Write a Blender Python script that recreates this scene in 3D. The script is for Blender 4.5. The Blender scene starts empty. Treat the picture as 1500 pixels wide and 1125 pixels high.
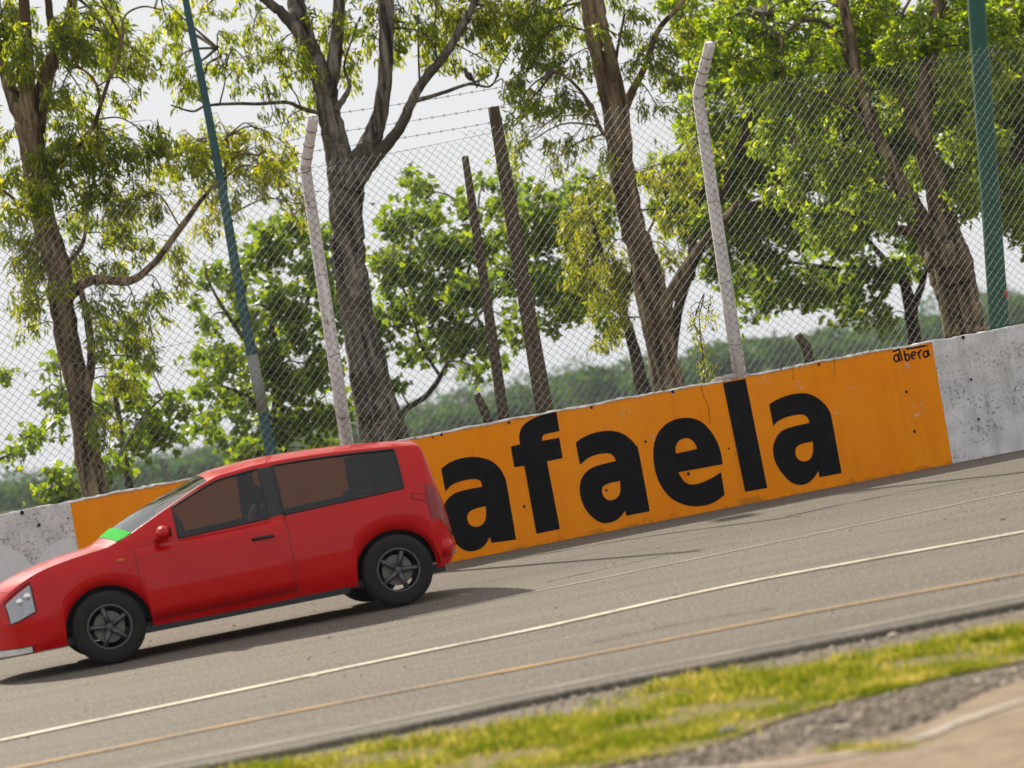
import bpy, bmesh, math, random
import numpy as np
from mathutils import Vector, Matrix

# ------------------------------------------------------------------ camera, sky, sun, exposure
SC = bpy.context.scene
COL = SC.collection
FPX, ROLL, CAMH, HORY = 4167.0, math.radians(10.5), 1.40, 600.0
_p = math.atan((HORY - 562.5) * math.cos(ROLL) / FPX)
_F = np.array([0, math.cos(_p), math.sin(_p)]); _Z = np.array([0, -math.sin(_p), math.cos(_p)]); _X = np.array([1.0, 0, 0])
_R = math.cos(ROLL) * _X - math.sin(ROLL) * _Z
_U = math.sin(ROLL) * _X + math.cos(ROLL) * _Z
cam = bpy.data.cameras.new('camera'); cam_o = bpy.data.objects.new('camera', cam); COL.objects.link(cam_o)
m = Matrix.Identity(4)
for i in range(3):
    m[i][0] = _R[i]; m[i][1] = _U[i]; m[i][2] = -_F[i]
m[2][3] = CAMH
cam_o.matrix_world = m
cam.sensor_width = 36.0; cam.sensor_fit = 'HORIZONTAL'; cam.lens = FPX / 1500 * 36
cam.clip_start = 0.5; cam.clip_end = 6000
cam.dof.use_dof = True; cam.dof.focus_distance = 28.6; cam.dof.aperture_fstop = 2.2
SC.camera = cam_o

SUN_TO = Vector((-0.62, 1.2, 1.06)).normalized()          # direction towards the sun
SUN_EL = math.asin(SUN_TO.z); SUN_AZ = math.atan2(SUN_TO.x, SUN_TO.y)
w = bpy.data.worlds.new('World'); SC.world = w; w.use_nodes = True
nt = w.node_tree; nt.nodes.clear()
sky = nt.nodes.new('ShaderNodeTexSky'); sky.sky_type = 'NISHITA'; sky.sun_disc = False
sky.sun_elevation = SUN_EL; sky.sun_rotation = SUN_AZ
sky.air_density = 1.0; sky.dust_density = 3.0; sky.ozone_density = 1.0
hsv = nt.nodes.new('ShaderNodeHueSaturation'); hsv.inputs['Saturation'].default_value = 0.35
veil = nt.nodes.new('ShaderNodeMix'); veil.data_type = 'RGBA'; veil.inputs[0].default_value = 0.95     # thin even high cloud over the whole sky
veil.inputs[7].default_value = (7.45, 7.5, 7.6, 1)
bg = nt.nodes.new('ShaderNodeBackground'); bg.inputs['Strength'].default_value = 0.09
wo = nt.nodes.new('ShaderNodeOutputWorld')
nt.links.new(sky.outputs[0], hsv.inputs['Color']); nt.links.new(hsv.outputs[0], veil.inputs[6]); nt.links.new(veil.outputs[2], bg.inputs[0]); nt.links.new(bg.outputs[0], wo.inputs[0])
sun = bpy.data.lights.new('sun', 'SUN'); sun.energy = 5.0; sun.angle = math.radians(0.6); sun.color = (1.0, 0.91, 0.77)
sun_o = bpy.data.objects.new('sun', sun); COL.objects.link(sun_o)
sun_o.rotation_euler = (-SUN_TO).to_track_quat('-Z', 'Y').to_euler()
SC.view_settings.view_transform = 'Standard'
SC.view_settings.look = 'None'
SC.view_settings.exposure = 0.30
SC.view_settings.gamma = 1.0
SC.view_settings.use_curve_mapping = False
SC.render.engine = 'CYCLES'
SC.cycles.max_bounces = 8; SC.cycles.transparent_max_bounces = 12; SC.cycles.volume_bounces = 0
SC.cycles.use_denoising = True
SC.cycles.caustics_reflective = False; SC.cycles.caustics_refractive = False

random.seed(7); RNG = np.random.default_rng(11)
rnd = random.uniform
A3 = lambda *a: np.array(a, float)

# ------------------------------------------------------------------ measuring helpers (photo pixel -> place)
CAMP = A3(0, 0, CAMH)
def ray(px, py): return _F + _R * (px - 750) / FPX + _U * (562.5 - py) / FPX
def G(px, py, z=0.0):
    v = ray(px, py); return CAMP + v * (z - CAMH) / v[2]
def AT(px, py, Y):
    v = ray(px, py); return CAMP + v * Y / v[1]
WA = A3(-1.00, 28.61, 0); WE = A3(5.40, 1.29, 0); WE /= np.linalg.norm(WE); WN = A3(-WE[1], WE[0], 0)
def W(u, d, z): return WA + WE * u + WN * d + A3(0, 0, z)
def WUV(px, py, d=0.0):
    v = ray(px, py); t = ((WA + WN * d - CAMP) @ WN) / (v @ WN); P = CAMP + v * t
    return (P - WA) @ WE, P[2]

# ------------------------------------------------------------------ object helpers
def tag(o, label=None, cat=None, group=None, kind=None):
    if label: o['label'] = label
    if cat: o['category'] = cat
    if group: o['group'] = group
    if kind: o['kind'] = kind
    return o
def link(name, me, mat=None, parent=None, smooth=False):
    o = bpy.data.objects.new(name, me); COL.objects.link(o)
    if mat is not None: me.materials.append(mat)
    if parent is not None: o.parent = parent
    if smooth and len(me.polygons): me.polygons.foreach_set('use_smooth', np.ones(len(me.polygons), bool))
    return o
def mesh(name, V, F, mat=None, parent=None, smooth=False, origin=None):
    V = np.asarray(V, float)
    if origin is not None: V = V - np.asarray(origin)
    me = bpy.data.meshes.new(name); me.from_pydata([tuple(v) for v in V], [], [tuple(f) for f in F]); me.update()
    o = link(name, me, mat, parent, smooth)
    if origin is not None: o.location = origin
    return o
def big_mesh(name, V, F, mat=None, parent=None, smooth=False):
    V = np.ascontiguousarray(V, np.float32); F = np.ascontiguousarray(F, np.int32); k = F.shape[1]
    me = bpy.data.meshes.new(name)
    me.vertices.add(len(V)); me.vertices.foreach_set('co', V.ravel())
    me.loops.add(F.size); me.loops.foreach_set('vertex_index', F.ravel())
    me.polygons.add(len(F)); me.polygons.foreach_set('loop_start', np.arange(0, F.size, k, dtype=np.int32))
    me.update(calc_edges=True)
    return link(name, me, mat, parent, smooth)
def thing(name, label, cat, loc, group=None, rz=0.0):
    o = bpy.data.objects.new(name, None); COL.objects.link(o); o.location = loc; o.rotation_euler = (0, 0, rz)
    o.empty_display_size = 0.2
    return tag(o, label, cat, group)
def spline(P, n=6):
    P = np.asarray(P, float)
    if len(P) < 3: 
        t = np.linspace(0, 1, n + 1)[:, None]; return P[0] * (1 - t) + P[-1] * t
    Q = np.vstack([2 * P[0] - P[1], P, 2 * P[-1] - P[-2]]); out = []
    for i in range(1, len(Q) - 2):
        for t in np.linspace(0, 1, n, endpoint=False):
            a, b, c, d = Q[i - 1:i + 3]
            out.append(0.5 * ((2 * b) + (c - a) * t + (2 * a - 5 * b + 4 * c - d) * t * t + (3 * b - a - 3 * c + d) * t ** 3))
    out.append(P[-1]); return np.array(out)
def tube(P, R, sides=8, cap=True, bump=0.0, seed=0):
    """tapered tube through points P with radii R; returns V, F (quads, plus end caps)"""
    P = np.asarray(P, float); n = len(P); R = np.broadcast_to(np.asarray(R, float), (n,))
    T = np.gradient(P, axis=0); T /= np.linalg.norm(T, axis=1)[:, None] + 1e-9
    ref = A3(0.3, 1, 0.1); V = []
    rg = np.random.default_rng(seed); ph = rg.uniform(0, 6.28, 6)
    for i in range(n):
        a = np.cross(T[i], ref); a /= np.linalg.norm(a) + 1e-9; b = np.cross(T[i], a)
        for k in range(sides):
            th = 2 * math.pi * k / sides
            r = R[i] * (1 + bump * (math.sin(3 * th + ph[0] + i * .35) + .7 * math.sin(5 * th + ph[1] - i * .22) + .6 * math.sin(2 * th + ph[2] + i * .6)))
            V.append(P[i] + (a * math.cos(th) + b * math.sin(th)) * r)
    F = [(i * sides + k, i * sides + (k + 1) % sides, (i + 1) * sides + (k + 1) % sides, (i + 1) * sides + k) for i in range(n - 1) for k in range(sides)]
    if cap:
        F.append(tuple(range(sides))[::-1]); F.append(tuple(range((n - 1) * sides, n * sides)))
    return V, F
class MB:
    def __init__(s): s.V = []; s.F = []
    def add(s, V, F):
        o = len(s.V); s.V += [tuple(v) for v in V]; s.F += [tuple(i + o for i in f) for f in F]; return s
    def box(s, c, d, M=None):
        c = np.asarray(c, float); d = np.asarray(d, float) / 2
        V = [A3(x, y, z) * d for x in (-1, 1) for y in (-1, 1) for z in (-1, 1)]
        if M is not None: V = [np.asarray(M) @ v for v in V]
        return s.add([c + v for v in V], [(0, 1, 3, 2), (4, 6, 7, 5), (0, 4, 5, 1), (2, 3, 7, 6), (0, 2, 6, 4), (1, 5, 7, 3)])
    def tube(s, *a, **k): return s.add(*tube(*a, **k))
    def ball(s, c, r, n=8, m_=6):
        V = [(c[0], c[1], c[2] - r[2])]; F = []
        for i in range(1, m_):
            ph = -math.pi / 2 + math.pi * i / m_
            V += [(c[0] + r[0] * math.cos(ph) * math.cos(2 * math.pi * k / n), c[1] + r[1] * math.cos(ph) * math.sin(2 * math.pi * k / n), c[2] + r[2] * math.sin(ph)) for k in range(n)]
        V.append((c[0], c[1], c[2] + r[2])); L = len(V) - 1
        for k in range(n):
            F.append((0, 1 + (k + 1) % n, 1 + k)); F.append((L, 1 + (m_ - 2) * n + k, 1 + (m_ - 2) * n + (k + 1) % n))
            for i in range(m_ - 2):
                F.append((1 + i * n + k, 1 + i * n + (k + 1) % n, 1 + (i + 1) * n + (k + 1) % n, 1 + (i + 1) * n + k))
        return s.add(V, F)
    def build(s, name, mat, parent=None, smooth=False, origin=None): return mesh(name, s.V, s.F, mat, parent, smooth, origin)

# ------------------------------------------------------------------ materials
class NT:
    """tiny node-building helper"""
    def __init__(s, name):
        s.m = bpy.data.materials.new(name); s.m.use_nodes = True; s.t = s.m.node_tree; s.t.nodes.clear()
        s.out = s.n('ShaderNodeOutputMaterial')
    def n(s, typ, **kw):
        x = s.t.nodes.new(typ)
        for k, v in kw.items(): setattr(x, k, v)
        return x
    def l(s, a, b): s.t.links.new(a, b)
    def coord(s, kind='Object'): return s.n('ShaderNodeTexCoord').outputs[kind]
    def mapping(s, v, scale=(1, 1, 1), loc=(0, 0, 0), rot=(0, 0, 0)):
        x = s.n('ShaderNodeMapping'); x.inputs['Scale'].default_value = scale; x.inputs['Location'].default_value = loc; x.inputs['Rotation'].default_value = rot
        s.l(v, x.inputs['Vector']); return x.outputs[0]
    def noise(s, v, scale, detail=4, rough=0.55, dist=0.0):
        x = s.n('ShaderNodeTexNoise'); x.inputs['Scale'].default_value = scale; x.inputs['Detail'].default_value = detail
        x.inputs['Roughness'].default_value = rough; x.inputs['Distortion'].default_value = dist
        if v is not None: s.l(v, x.inputs['Vector'])
        return x.outputs[0]
    def ramp(s, f, stops):
        x = s.n('ShaderNodeValToRGB'); e = x.color_ramp.elements
        while len(e) < len(stops): e.new(0.5)
        for el, (p, c) in zip(e, stops):
            el.position = p; el.color = (*c, 1) if isinstance(c, tuple) else (c, c, c, 1)
        s.l(f, x.inputs[0]); return x.outputs[0]
    def mix(s, f, a, b, mode='MIX'):
        x = s.n('ShaderNodeMix', data_type='RGBA', blend_type=mode)
        for sock, v in ((x.inputs[0], f), (x.inputs[6], a), (x.inputs[7], b)):
            if hasattr(v, 'is_linked'): s.l(v, sock)
            elif isinstance(v, (int, float)): sock.default_value = v if sock == x.inputs[0] else (v, v, v, 1)
            else: sock.default_value = (*v, 1)
        return x.outputs[2]
    def math(s, op, a, b=0.0, clamp=False):
        x = s.n('ShaderNodeMath', operation=op); x.use_clamp = clamp
        for sock, v in ((x.inputs[0], a), (x.inputs[1], b)):
            if hasattr(v, 'is_linked'): s.l(v, sock)
            else: sock.default_value = v
        return x.outputs[0]
    def bump(s, h, strength=0.3, dist=0.02):
        x = s.n('ShaderNodeBump'); x.inputs['Strength'].default_value = strength; x.inputs['Distance'].default_value = dist
        s.l(h, x.inputs['Height']); return x.outputs[0]
    def pbr(s, col, rough=0.7, metal=0.0, normal=None, spec=0.5, **kw):
        b = s.n('ShaderNodeBsdfPrincipled')
        for k, v in (('Base Color', col), ('Roughness', rough), ('Metallic', metal), ('Specular IOR Level', spec), *kw.items()):
            if hasattr(v, 'is_linked'): s.l(v, b.inputs[k])
            elif isinstance(v, tuple): b.inputs[k].default_value = (*v, 1) if len(v) == 3 else v
            else: b.inputs[k].default_value = v
        if normal is not None: s.l(normal, b.inputs['Normal'])
        s.l(b.outputs[0], s.out.inputs[0]); return b
def plain(name, col, rough=0.6, metal=0.0, var=0.12, scale=18, **kw):
    t = NT(name); c = t.coord(); n = t.noise(c, scale, 5)
    k = t.ramp(n, [(0.3, tuple(x * (1 - var) for x in col)), (0.7, tuple(min(1, x * (1 + var)) for x in col))])
    t.pbr(k, rough, metal, **kw); return t.m
def leaf_mat(name, stops, trans, gloss=0.5):
    t = NT(name); g = t.n('ShaderNodeNewGeometry'); c = t.coord()
    big = t.noise(c, 1.3, 2)
    f = t.math('ADD', t.math('MULTIPLY', g.outputs['Random Per Island'], 0.62), t.math('MULTIPLY', t.math('SUBTRACT', big, 0.2), 0.55))
    k = t.ramp(f, stops)
    b = t.n('ShaderNodeBsdfPrincipled'); t.l(k, b.inputs['Base Color']); b.inputs['Roughness'].default_value = gloss; b.inputs['Specular IOR Level'].default_value = 0.35
    tr = t.n('ShaderNodeBsdfTranslucent'); kk = t.mix(1.0, k, trans, 'MULTIPLY'); t.l(kk, tr.inputs[0])
    ad = t.n('ShaderNodeAddShader'); t.l(b.outputs[0], ad.inputs[0]); t.l(tr.outputs[0], ad.inputs[1]); t.l(ad.outputs[0], t.out.inputs[0])
    return t.m
M = {}
M['euc'] = leaf_mat('eucalyptus_leaf', [(0.05, (0.022, 0.034, 0.006)), (0.4, (0.050, 0.068, 0.008)), (0.7, (0.10, 0.108, 0.009)), (0.95, (0.19, 0.160, 0.012))], (4.1, 4.0, 0.8))
M['euc_yellow'] = leaf_mat('yellowing_eucalyptus_leaf', [(0.05, (0.045, 0.058, 0.007)), (0.45, (0.085, 0.098, 0.009)), (0.75, (0.14, 0.130, 0.011)), (0.97, (0.20, 0.140, 0.014))], (3.4, 3.4, 0.7))
M['plane'] = leaf_mat('plane_leaf', [(0.05, (0.022, 0.038, 0.006)), (0.4, (0.042, 0.066, 0.008)), (0.75, (0.078, 0.100, 0.009)), (0.97, (0.14, 0.138, 0.012))], (3.3, 3.3, 0.8))
M['dense'] = leaf_mat('dense_tree_leaf', [(0.05, (0.022, 0.036, 0.005)), (0.4, (0.046, 0.070, 0.007)), (0.75, (0.094, 0.112, 0.008)), (0.97, (0.16, 0.150, 0.010))], (4.3, 4.2, 0.8))
M['far'] = leaf_mat('far_wood_leaf', [(0.05, (0.014, 0.030, 0.014)), (0.5, (0.028, 0.055, 0.017)), (0.95, (0.070, 0.098, 0.020))], (1.3, 1.5, 0.7), 0.8)

def bark(name, a, b, c_):
    t = NT(name); c = t.coord(); st = t.mapping(c, (6, 6, .7)); n = t.noise(st, 1.7, 6, 0.65, 0.4); n2 = t.noise(c, 1.1, 4); n3 = t.noise(c, 30, 4)
    k = t.ramp(n, [(0.38, a), (0.5, b), (0.62, c_)])
    k = t.mix(t.ramp(n2, [(0.52, 0.0), (0.64, 1.0)]), k, tuple(x * 0.62 for x in b))
    k = t.mix(t.ramp(n3, [(0.45, 0.0), (0.75, 0.35)]), k, a)
    t.pbr(k, 0.9, spec=0.2, normal=t.bump(n, 0.8, 0.03)); return t.m
M['bark'] = bark('grey_eucalyptus_bark', (0.024, 0.019, 0.015), (0.125, 0.108, 0.085), (0.26, 0.230, 0.188))
M['bark_brown'] = bark('brown_rough_bark', (0.030, 0.020, 0.011), (0.150, 0.104, 0.060), (0.32, 0.235, 0.150))
M['bark_dark'] = bark('dark_bark', (0.035, 0.028, 0.02), (0.075, 0.058, 0.043), (0.12, 0.095, 0.07))
M['twig'] = plain('twig_bark', (0.085, 0.065, 0.048), 0.9)

# asphalt
def asphalt():
    t = NT('worn_asphalt'); c = t.coord()
    fine = t.noise(c, 62, 4, 0.8); mid = t.noise(c, 26, 4, 0.6)
    grain = t.noise(t.mapping(c, (46, 10, 20)), 1.0, 3, 0.75)
    streak = t.noise(t.mapping(c, (0.22, 3.2, 1), rot=(0, 0, math.radians(-9))), 1.0, 5, 0.6); big = t.noise(c, 0.5, 3)
    k = t.ramp(fine, [(0.30, (0.050, 0.041, 0.032)), (0.46, (0.114, 0.097, 0.076)), (0.60, (0.153, 0.131, 0.103)), (0.78, (0.30, 0.26, 0.205))])
    k = t.mix(t.ramp(grain, [(0.36, 0.85), (0.47, 0.0)]), k, (0.045, 0.038, 0.032))
    k = t.mix(t.ramp(grain, [(0.55, 0.0), (0.66, 0.9)]), k, (0.33, 0.285, 0.22))
    k = t.mix(t.ramp(streak, [(0.38, 0.0), (0.68, 0.5)]), k, (0.20, 0.170, 0.133))
    k = t.mix(t.ramp(mid, [(0.35, 0.25), (0.55, 0.0)]), k, (0.15, 0.132, 0.112))
    k = t.mix(t.ramp(big, [(0.4, 0.0), (0.7, 0.25)]), k, (0.16, 0.138, 0.11))
    patch = t.noise(t.mapping(c, (0.5, 2.4, 1), rot=(0, 0, math.radians(-8))), 0.8, 3)
    k = t.mix(t.ramp(patch, [(0.55, 0.0), (0.60, 0.3)]), k, (0.10, 0.088, 0.074))
    t.pbr(k, 0.85, spec=0.25, normal=t.bump(fine, 0.55, 0.008)); return t.m
M['asphalt'] = asphalt()
def marking(name, col, wear):
    t = NT(name); c = t.coord(); n = t.noise(c, 60, 4, 0.7); n2 = t.noise(c, 3.0, 4)
    f = t.math('ADD', t.math('MULTIPLY', n, 0.6), t.math('MULTIPLY', n2, 0.4))
    k = t.mix(t.ramp(f, [(wear - .08, 1.0), (wear + .08, 0.0)]), col, (0.185, 0.16, 0.128))
    t.pbr(k, 0.75, spec=0.3); return t.m
M['white_line'] = marking('worn_cream_line_paint', (0.74, 0.65, 0.50), 0.46)
M['yellow_line'] = marking('worn_yellow_line_paint', (0.60, 0.33, 0.07), 0.49)
M['faint_line'] = marking('faint_pale_line', (0.33, 0.30, 0.255), 0.5)
M['rubber'] = marking('old_tyre_mark', (0.105, 0.092, 0.078), 0.50)
M['seam'] = plain('dark_tar_seam', (0.045, 0.04, 0.036), 0.8)
M['dust'] = marking('pale_dusty_strip', (0.34, 0.305, 0.255), 0.55)

def wallwhite():
    t = NT('weathered_white_wall_paint'); c = t.coord()
    n = t.noise(c, 26, 6, 0.7); reg = t.noise(t.mapping(c, (1, 1, 1.6)), 1.7, 4, 0.6); cl = t.noise(c, 4.5, 5, 0.6)
    k = t.ramp(cl, [(0.35, (0.58, 0.575, 0.575)), (0.65, (0.80, 0.795, 0.79))])
    spots = t.math('MULTIPLY', t.ramp(n, [(0.53, 0.0), (0.585, 1.0)]), t.ramp(reg, [(0.42, 0.0), (0.62, 1.0)]))
    k = t.mix(spots, k, (0.07, 0.062, 0.055))
    soft = t.math('MULTIPLY', t.ramp(t.noise(c, 9, 5), [(0.45, 0.0), (0.7, 0.7)]), t.ramp(reg, [(0.4, 0.0), (0.65, 1.0)]))
    k = t.mix(soft, k, (0.24, 0.23, 0.215))
    dr = t.noise(t.mapping(c, (7, 1, .6)), 1.3, 5, .65)
    k = t.mix(t.ramp(dr, [(0.5, 0.0), (0.72, 0.5)]), k, (0.36, 0.345, 0.325))
    t.pbr(k, 0.85, spec=0.25, normal=t.bump(n, 0.35, 0.01)); return t.m
M['wallwhite'] = wallwhite()
def orange():
    t = NT('orange_wall_paint'); c = t.coord()
    cl = t.noise(c, 2.2, 5, 0.6); drip = t.noise(t.mapping(c, (5, 1, 0.5)), 1.4, 5); n = t.noise(c, 22, 6, 0.72)
    k = t.ramp(cl, [(0.3, (0.90, 0.262, 0.002)), (0.7, (0.95, 0.312, 0.003))])
    k = t.mix(t.ramp(drip, [(0.5, 0.0), (0.78, 0.45)]), k, (0.70, 0.16, 0.004))
    fade = t.noise(t.mapping(c, (.9, 1, .35)), 1.0, 4)
    k = t.mix(t.ramp(fade, [(0.45, 0.0), (0.7, 0.5)]), k, (0.93, 0.32, 0.02))
    scuff = t.noise(t.mapping(c, (.7, 1, 14)), 2.0, 5, .7)
    k = t.mix(t.ramp(scuff, [(0.62, 0.0), (0.72, 0.35)]), k, (0.42, 0.12, 0.015))
    sep = t.n('ShaderNodeSeparateXYZ'); t.l(c, sep.inputs[0])
    # chipped places: gaussian regions around each damage centre (u, z)
    tot = None
    for px, py, r in ((1345, 596, .16), (1332, 535, .14), (1250, 572, .12), (1122, 556, .15), (1228, 600, .09), (1172, 563, .07), (912, 604, .12), (985, 570, .10), (1352, 660, .08), (955, 640, .06)):
        u, z = WUV(px, py)
        d2 = t.math('ADD', t.math('POWER', t.math('SUBTRACT', sep.outputs[0], u), 2.0), t.math('POWER', t.math('SUBTRACT', sep.outputs[2], z), 2.0))
        g = t.math('SUBTRACT', 1.0, t.math('DIVIDE', d2, r * r * 1.6), True)
        tot = g if tot is None else t.math('MAXIMUM', tot, g)
    thr = t.math('SUBTRACT', 0.72, t.math('MULTIPLY', tot, 0.165))
    chips = t.math('MULTIPLY', t.math('SUBTRACT', n, thr), 40.0, True)
    k = t.mix(chips, k, (0.58, 0.52, 0.45))
    # grime low on the wall and along the top edge, broken up by noise
    top = t.math('MULTIPLY', t.math('SUBTRACT', t.math('ADD', sep.outputs[2], t.math('MULTIPLY', t.math('SUBTRACT', n, 0.5), 0.14)), 1.265), 30.0, True)
    k = t.mix(t.math('MULTIPLY', top, 0.55), k, (0.30, 0.15, 0.07))
    low = t.math('MULTIPLY', t.math('SUBTRACT', 0.03, t.math('ADD', sep.outputs[2], t.math('MULTIPLY', t.math('SUBTRACT', t.noise(c, 3.2, 6, 0.7), 0.5), 0.42))), 18.0, True)
    k = t.mix(t.math('MULTIPLY', low, 0.45), k, (0.16, 0.075, 0.03))
    fl = t.math('MULTIPLY', t.ramp(t.noise(c, 48, 3, 0.6), [(0.66, 0.0), (0.72, 1.0)]), t.ramp(t.noise(c, 2.6, 3), [(0.48, 0.0), (0.62, 0.8)]))
    k = t.mix(fl, k, (0.19, 0.07, 0.02))
    t.pbr(k, 0.66, spec=0.12, normal=t.bump(t.noise(c, 9, 6, 0.65), 0.25, 0.012)); return t.m
M['orange'] = orange()
M['letter'] = plain('black_sign_paint', (0.012, 0.012, 0.014), 0.6, var=0.3, scale=9, spec=0.06)
M['hole'] = plain('dark_hole', (0.02, 0.013, 0.01), 0.9)
M['cement'] = plain('raw_cement', (0.33, 0.30, 0.27), 0.95, var=0.3, scale=25, spec=0.2)
M['whitepatch'] = plain('fresh_white_paint', (0.70, 0.71, 0.71), 0.7, var=0.05)
def postwhite():
    t = NT('white_painted_concrete_post'); c = t.coord(); n = t.noise(c, 12, 6, 0.7); n2 = t.noise(t.mapping(c, (20, 20, 3)), 1.5, 5)
    k = t.ramp(n2, [(0.35, (0.62, 0.585, 0.565)), (0.6, (0.80, 0.775, 0.76))])
    k = t.mix(t.ramp(n, [(0.60, 0.0), (0.68, 0.85)]), k, (0.20, 0.12, 0.08))
    t.pbr(k, 0.8, spec=0.3, normal=t.bump(n, 0.4, 0.01)); return t.m
M['postwhite'] = postwhite()
M['wire'] = plain('galvanised_wire', (0.17, 0.167, 0.16), 0.5, 0.35, var=0.25, scale=6)
M['rustwire'] = plain('rusty_barbed_wire', (0.085, 0.055, 0.04), 0.7, 0.3)
M['teal'] = plain('dark_teal_pole_paint', (0.018, 0.075, 0.085), 0.6, var=0.25, scale=4)
M['green'] = plain('deep_green_pole_paint', (0.004, 0.075, 0.043), 0.55, var=0.2, scale=5)
M['polegrey'] = plain('bare_grey_pole_steel', (0.22, 0.22, 0.21), 0.6)
def wood():
    t = NT('weathered_dark_post_wood'); c = t.coord(); n = t.noise(t.mapping(c, (24, 24, 1.4)), 1.4, 6, 0.65); n2 = t.noise(c, 2.0, 4)
    k = t.ramp(n, [(0.3, (0.028, 0.020, 0.013)), (0.55, (0.085, 0.062, 0.042)), (0.75, (0.15, 0.115, 0.08))])
    k = t.mix(t.ramp(n2, [(0.5, 0.0), (0.7, 0.6)]), k, (0.10, 0.085, 0.03))
    t.pbr(k, 0.9, spec=0.2, normal=t.bump(n, 0.7, 0.02)); return t.m
M['wood'] = wood()
# ground materials
def soil(name, a, b, c_, sc=14):
    t = NT(name); c = t.coord(); n = t.noise(c, sc, 6, 0.65); f = t.noise(c, 90, 3, 0.7); bg_ = t.noise(c, 1.1, 4)
    k = t.ramp(n, [(0.3, a), (0.52, b), (0.72, c_)])
    k = t.mix(t.ramp(f, [(0.34, 0.5), (0.5, 0.0)]), k, tuple(x * .45 for x in a))
    k = t.mix(t.ramp(bg_, [(0.45, 0.0), (0.7, 0.4)]), k, b)
    t.pbr(k, 0.95, spec=0.15, normal=t.bump(n, 0.7, 0.03)); return t.m
M['field'] = soil('rough_grassland', (0.05, 0.06, 0.02), (0.08, 0.095, 0.025), (0.14, 0.13, 0.05), 2)
M['dirt'] = soil('stony_verge_soil', (0.12, 0.098, 0.074), (0.20, 0.168, 0.130), (0.29, 0.245, 0.19))
M['turf'] = soil('turf_soil', (0.13, 0.115, 0.035), (0.22, 0.180, 0.075), (0.33, 0.26, 0.14))
M['sand'] = soil('sandy_path', (0.20, 0.15, 0.10), (0.28, 0.213, 0.148), (0.36, 0.285, 0.205), 7)
M['paleconcrete'] = soil('pale_concrete_strip', (0.38, 0.32, 0.26), (0.46, 0.40, 0.33), (0.52, 0.46, 0.39), 18)
M['stone'] = None
def stone():
    t = NT('gravel_stone'); g = t.n('ShaderNodeNewGeometry'); c = t.coord()
    k = t.ramp(g.outputs['Random Per Island'], [(0.0, (0.15, 0.125, 0.098)), (0.45, (0.27, 0.228, 0.18)), (0.8, (0.37, 0.305, 0.235)), (1.0, (0.56, 0.47, 0.37))])
    t.pbr(k, 0.9, spec=0.2); return t.m
M['stone'] = stone()
def grass(name, stops):
    t = NT(name); g = t.n('ShaderNodeNewGeometry'); c = t.coord(); big = t.noise(t.mapping(c, (1, 1.8, 1)), 2.6, 4, 0.7)
    f = t.math('ADD', t.math('MULTIPLY', g.outputs['Random Per Island'], 0.5), t.math('MULTIPLY', t.math('SUBTRACT', big, 0.36), 1.9))
    k = t.ramp(f, stops)
    b = t.n('ShaderNodeBsdfDiffuse'); t.l(k, b.inputs[0]); tr = t.n('ShaderNodeBsdfTranslucent'); t.l(t.mix(1.0, k, (1.2, 1.25, 0.6), 'MULTIPLY'), tr.inputs[0])
    ad = t.n('ShaderNodeAddShader'); t.l(b.outputs[0], ad.inputs[0]); t.l(tr.outputs[0], ad.inputs[1]); t.l(ad.outputs[0], t.out.inputs[0]); return t.m
M['grass'] = grass('verge_grass', [(0.1, (0.045, 0.078, 0.006)), (0.40, (0.095, 0.115, 0.010)), (0.64, (0.18, 0.165, 0.022)), (0.86, (0.36, 0.275, 0.12))])

# ------------------------------------------------------------------ haze, ground, far wood
def big_sheet(name, pts, z, mat, kind='structure', label=None, parent=None):
    V = [(p[0], p[1], z) for p in pts]; o = mesh(name, V, [tuple(range(len(V)))], mat, parent)
    if parent is None: tag(o, label, None, None, kind)
    return o
big_sheet('field', [(-1600, 29.2), (1600, 29.2), (1600, 2500), (-1600, 2500)], -0.02, M['field'])
big_sheet('ground', [(-1600, -300), (1600, -300), (1600, 29.2), (-1600, 29.2)], -0.040, M['dirt'])

# edges of the road, extended along their own direction beyond the picture
def extend(P, a=14.0, b=16.0):
    P = [A3(p[0], p[1]) for p in P]; d0 = P[0] - P[1]; d1 = P[-1] - P[-2]
    Q = spline(P, 8); 
    return np.vstack([[P[0] + d0 / np.linalg.norm(d0) * a * .999], Q, [P[-1] + d1 / np.linalg.norm(d1) * b]])
EDGE = extend([G(270, 1125), G(540, 1072), G(800, 1017), G(1150, 949), G(1500, 880)])
EDGE = np.array([e for e in EDGE])
dense = []
for i in range(len(EDGE) - 1):
    L = np.linalg.norm(EDGE[i + 1] - EDGE[i]); k = max(1, int(L / 0.06))
    for j in range(k): dense.append(EDGE[i] + (EDGE[i + 1] - EDGE[i]) * j / k)
EDGE_D = np.array(dense)
jit = np.cumsum(RNG.normal(0, 0.006, len(EDGE_D))); jit -= np.convolve(jit, np.ones(25) / 25, 'same'); jit += RNG.normal(0, .007, len(jit))
EDGE_D[:, 1] += jit
back = [W(-13, -0.0, 0), W(24, -0.0, 0)]
n = len(EDGE_D); V = []; F = []
for i, e in enumerate(EDGE_D):      # road: a slab whose ragged near edge stands about 6 cm above the verge
    t_ = i / (n - 1); bk = back[0] * (1 - t_) + back[1] * t_
    V += [(e[0], e[1] - 0.012 + rnd(-.006, .006), -0.055), (e[0], e[1], 0.0 - 0.008), (e[0], e[1] + 0.03, 0.0), (bk[0], bk[1] + 0.3, 0.0)]
for i in range(n - 1):
    for k in range(3): F.append((i * 4 + k, (i + 1) * 4 + k, (i + 1) * 4 + k + 1, i * 4 + k + 1))
road = tag(mesh('road', V, F, M['asphalt']), None, None, None, 'structure')
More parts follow.
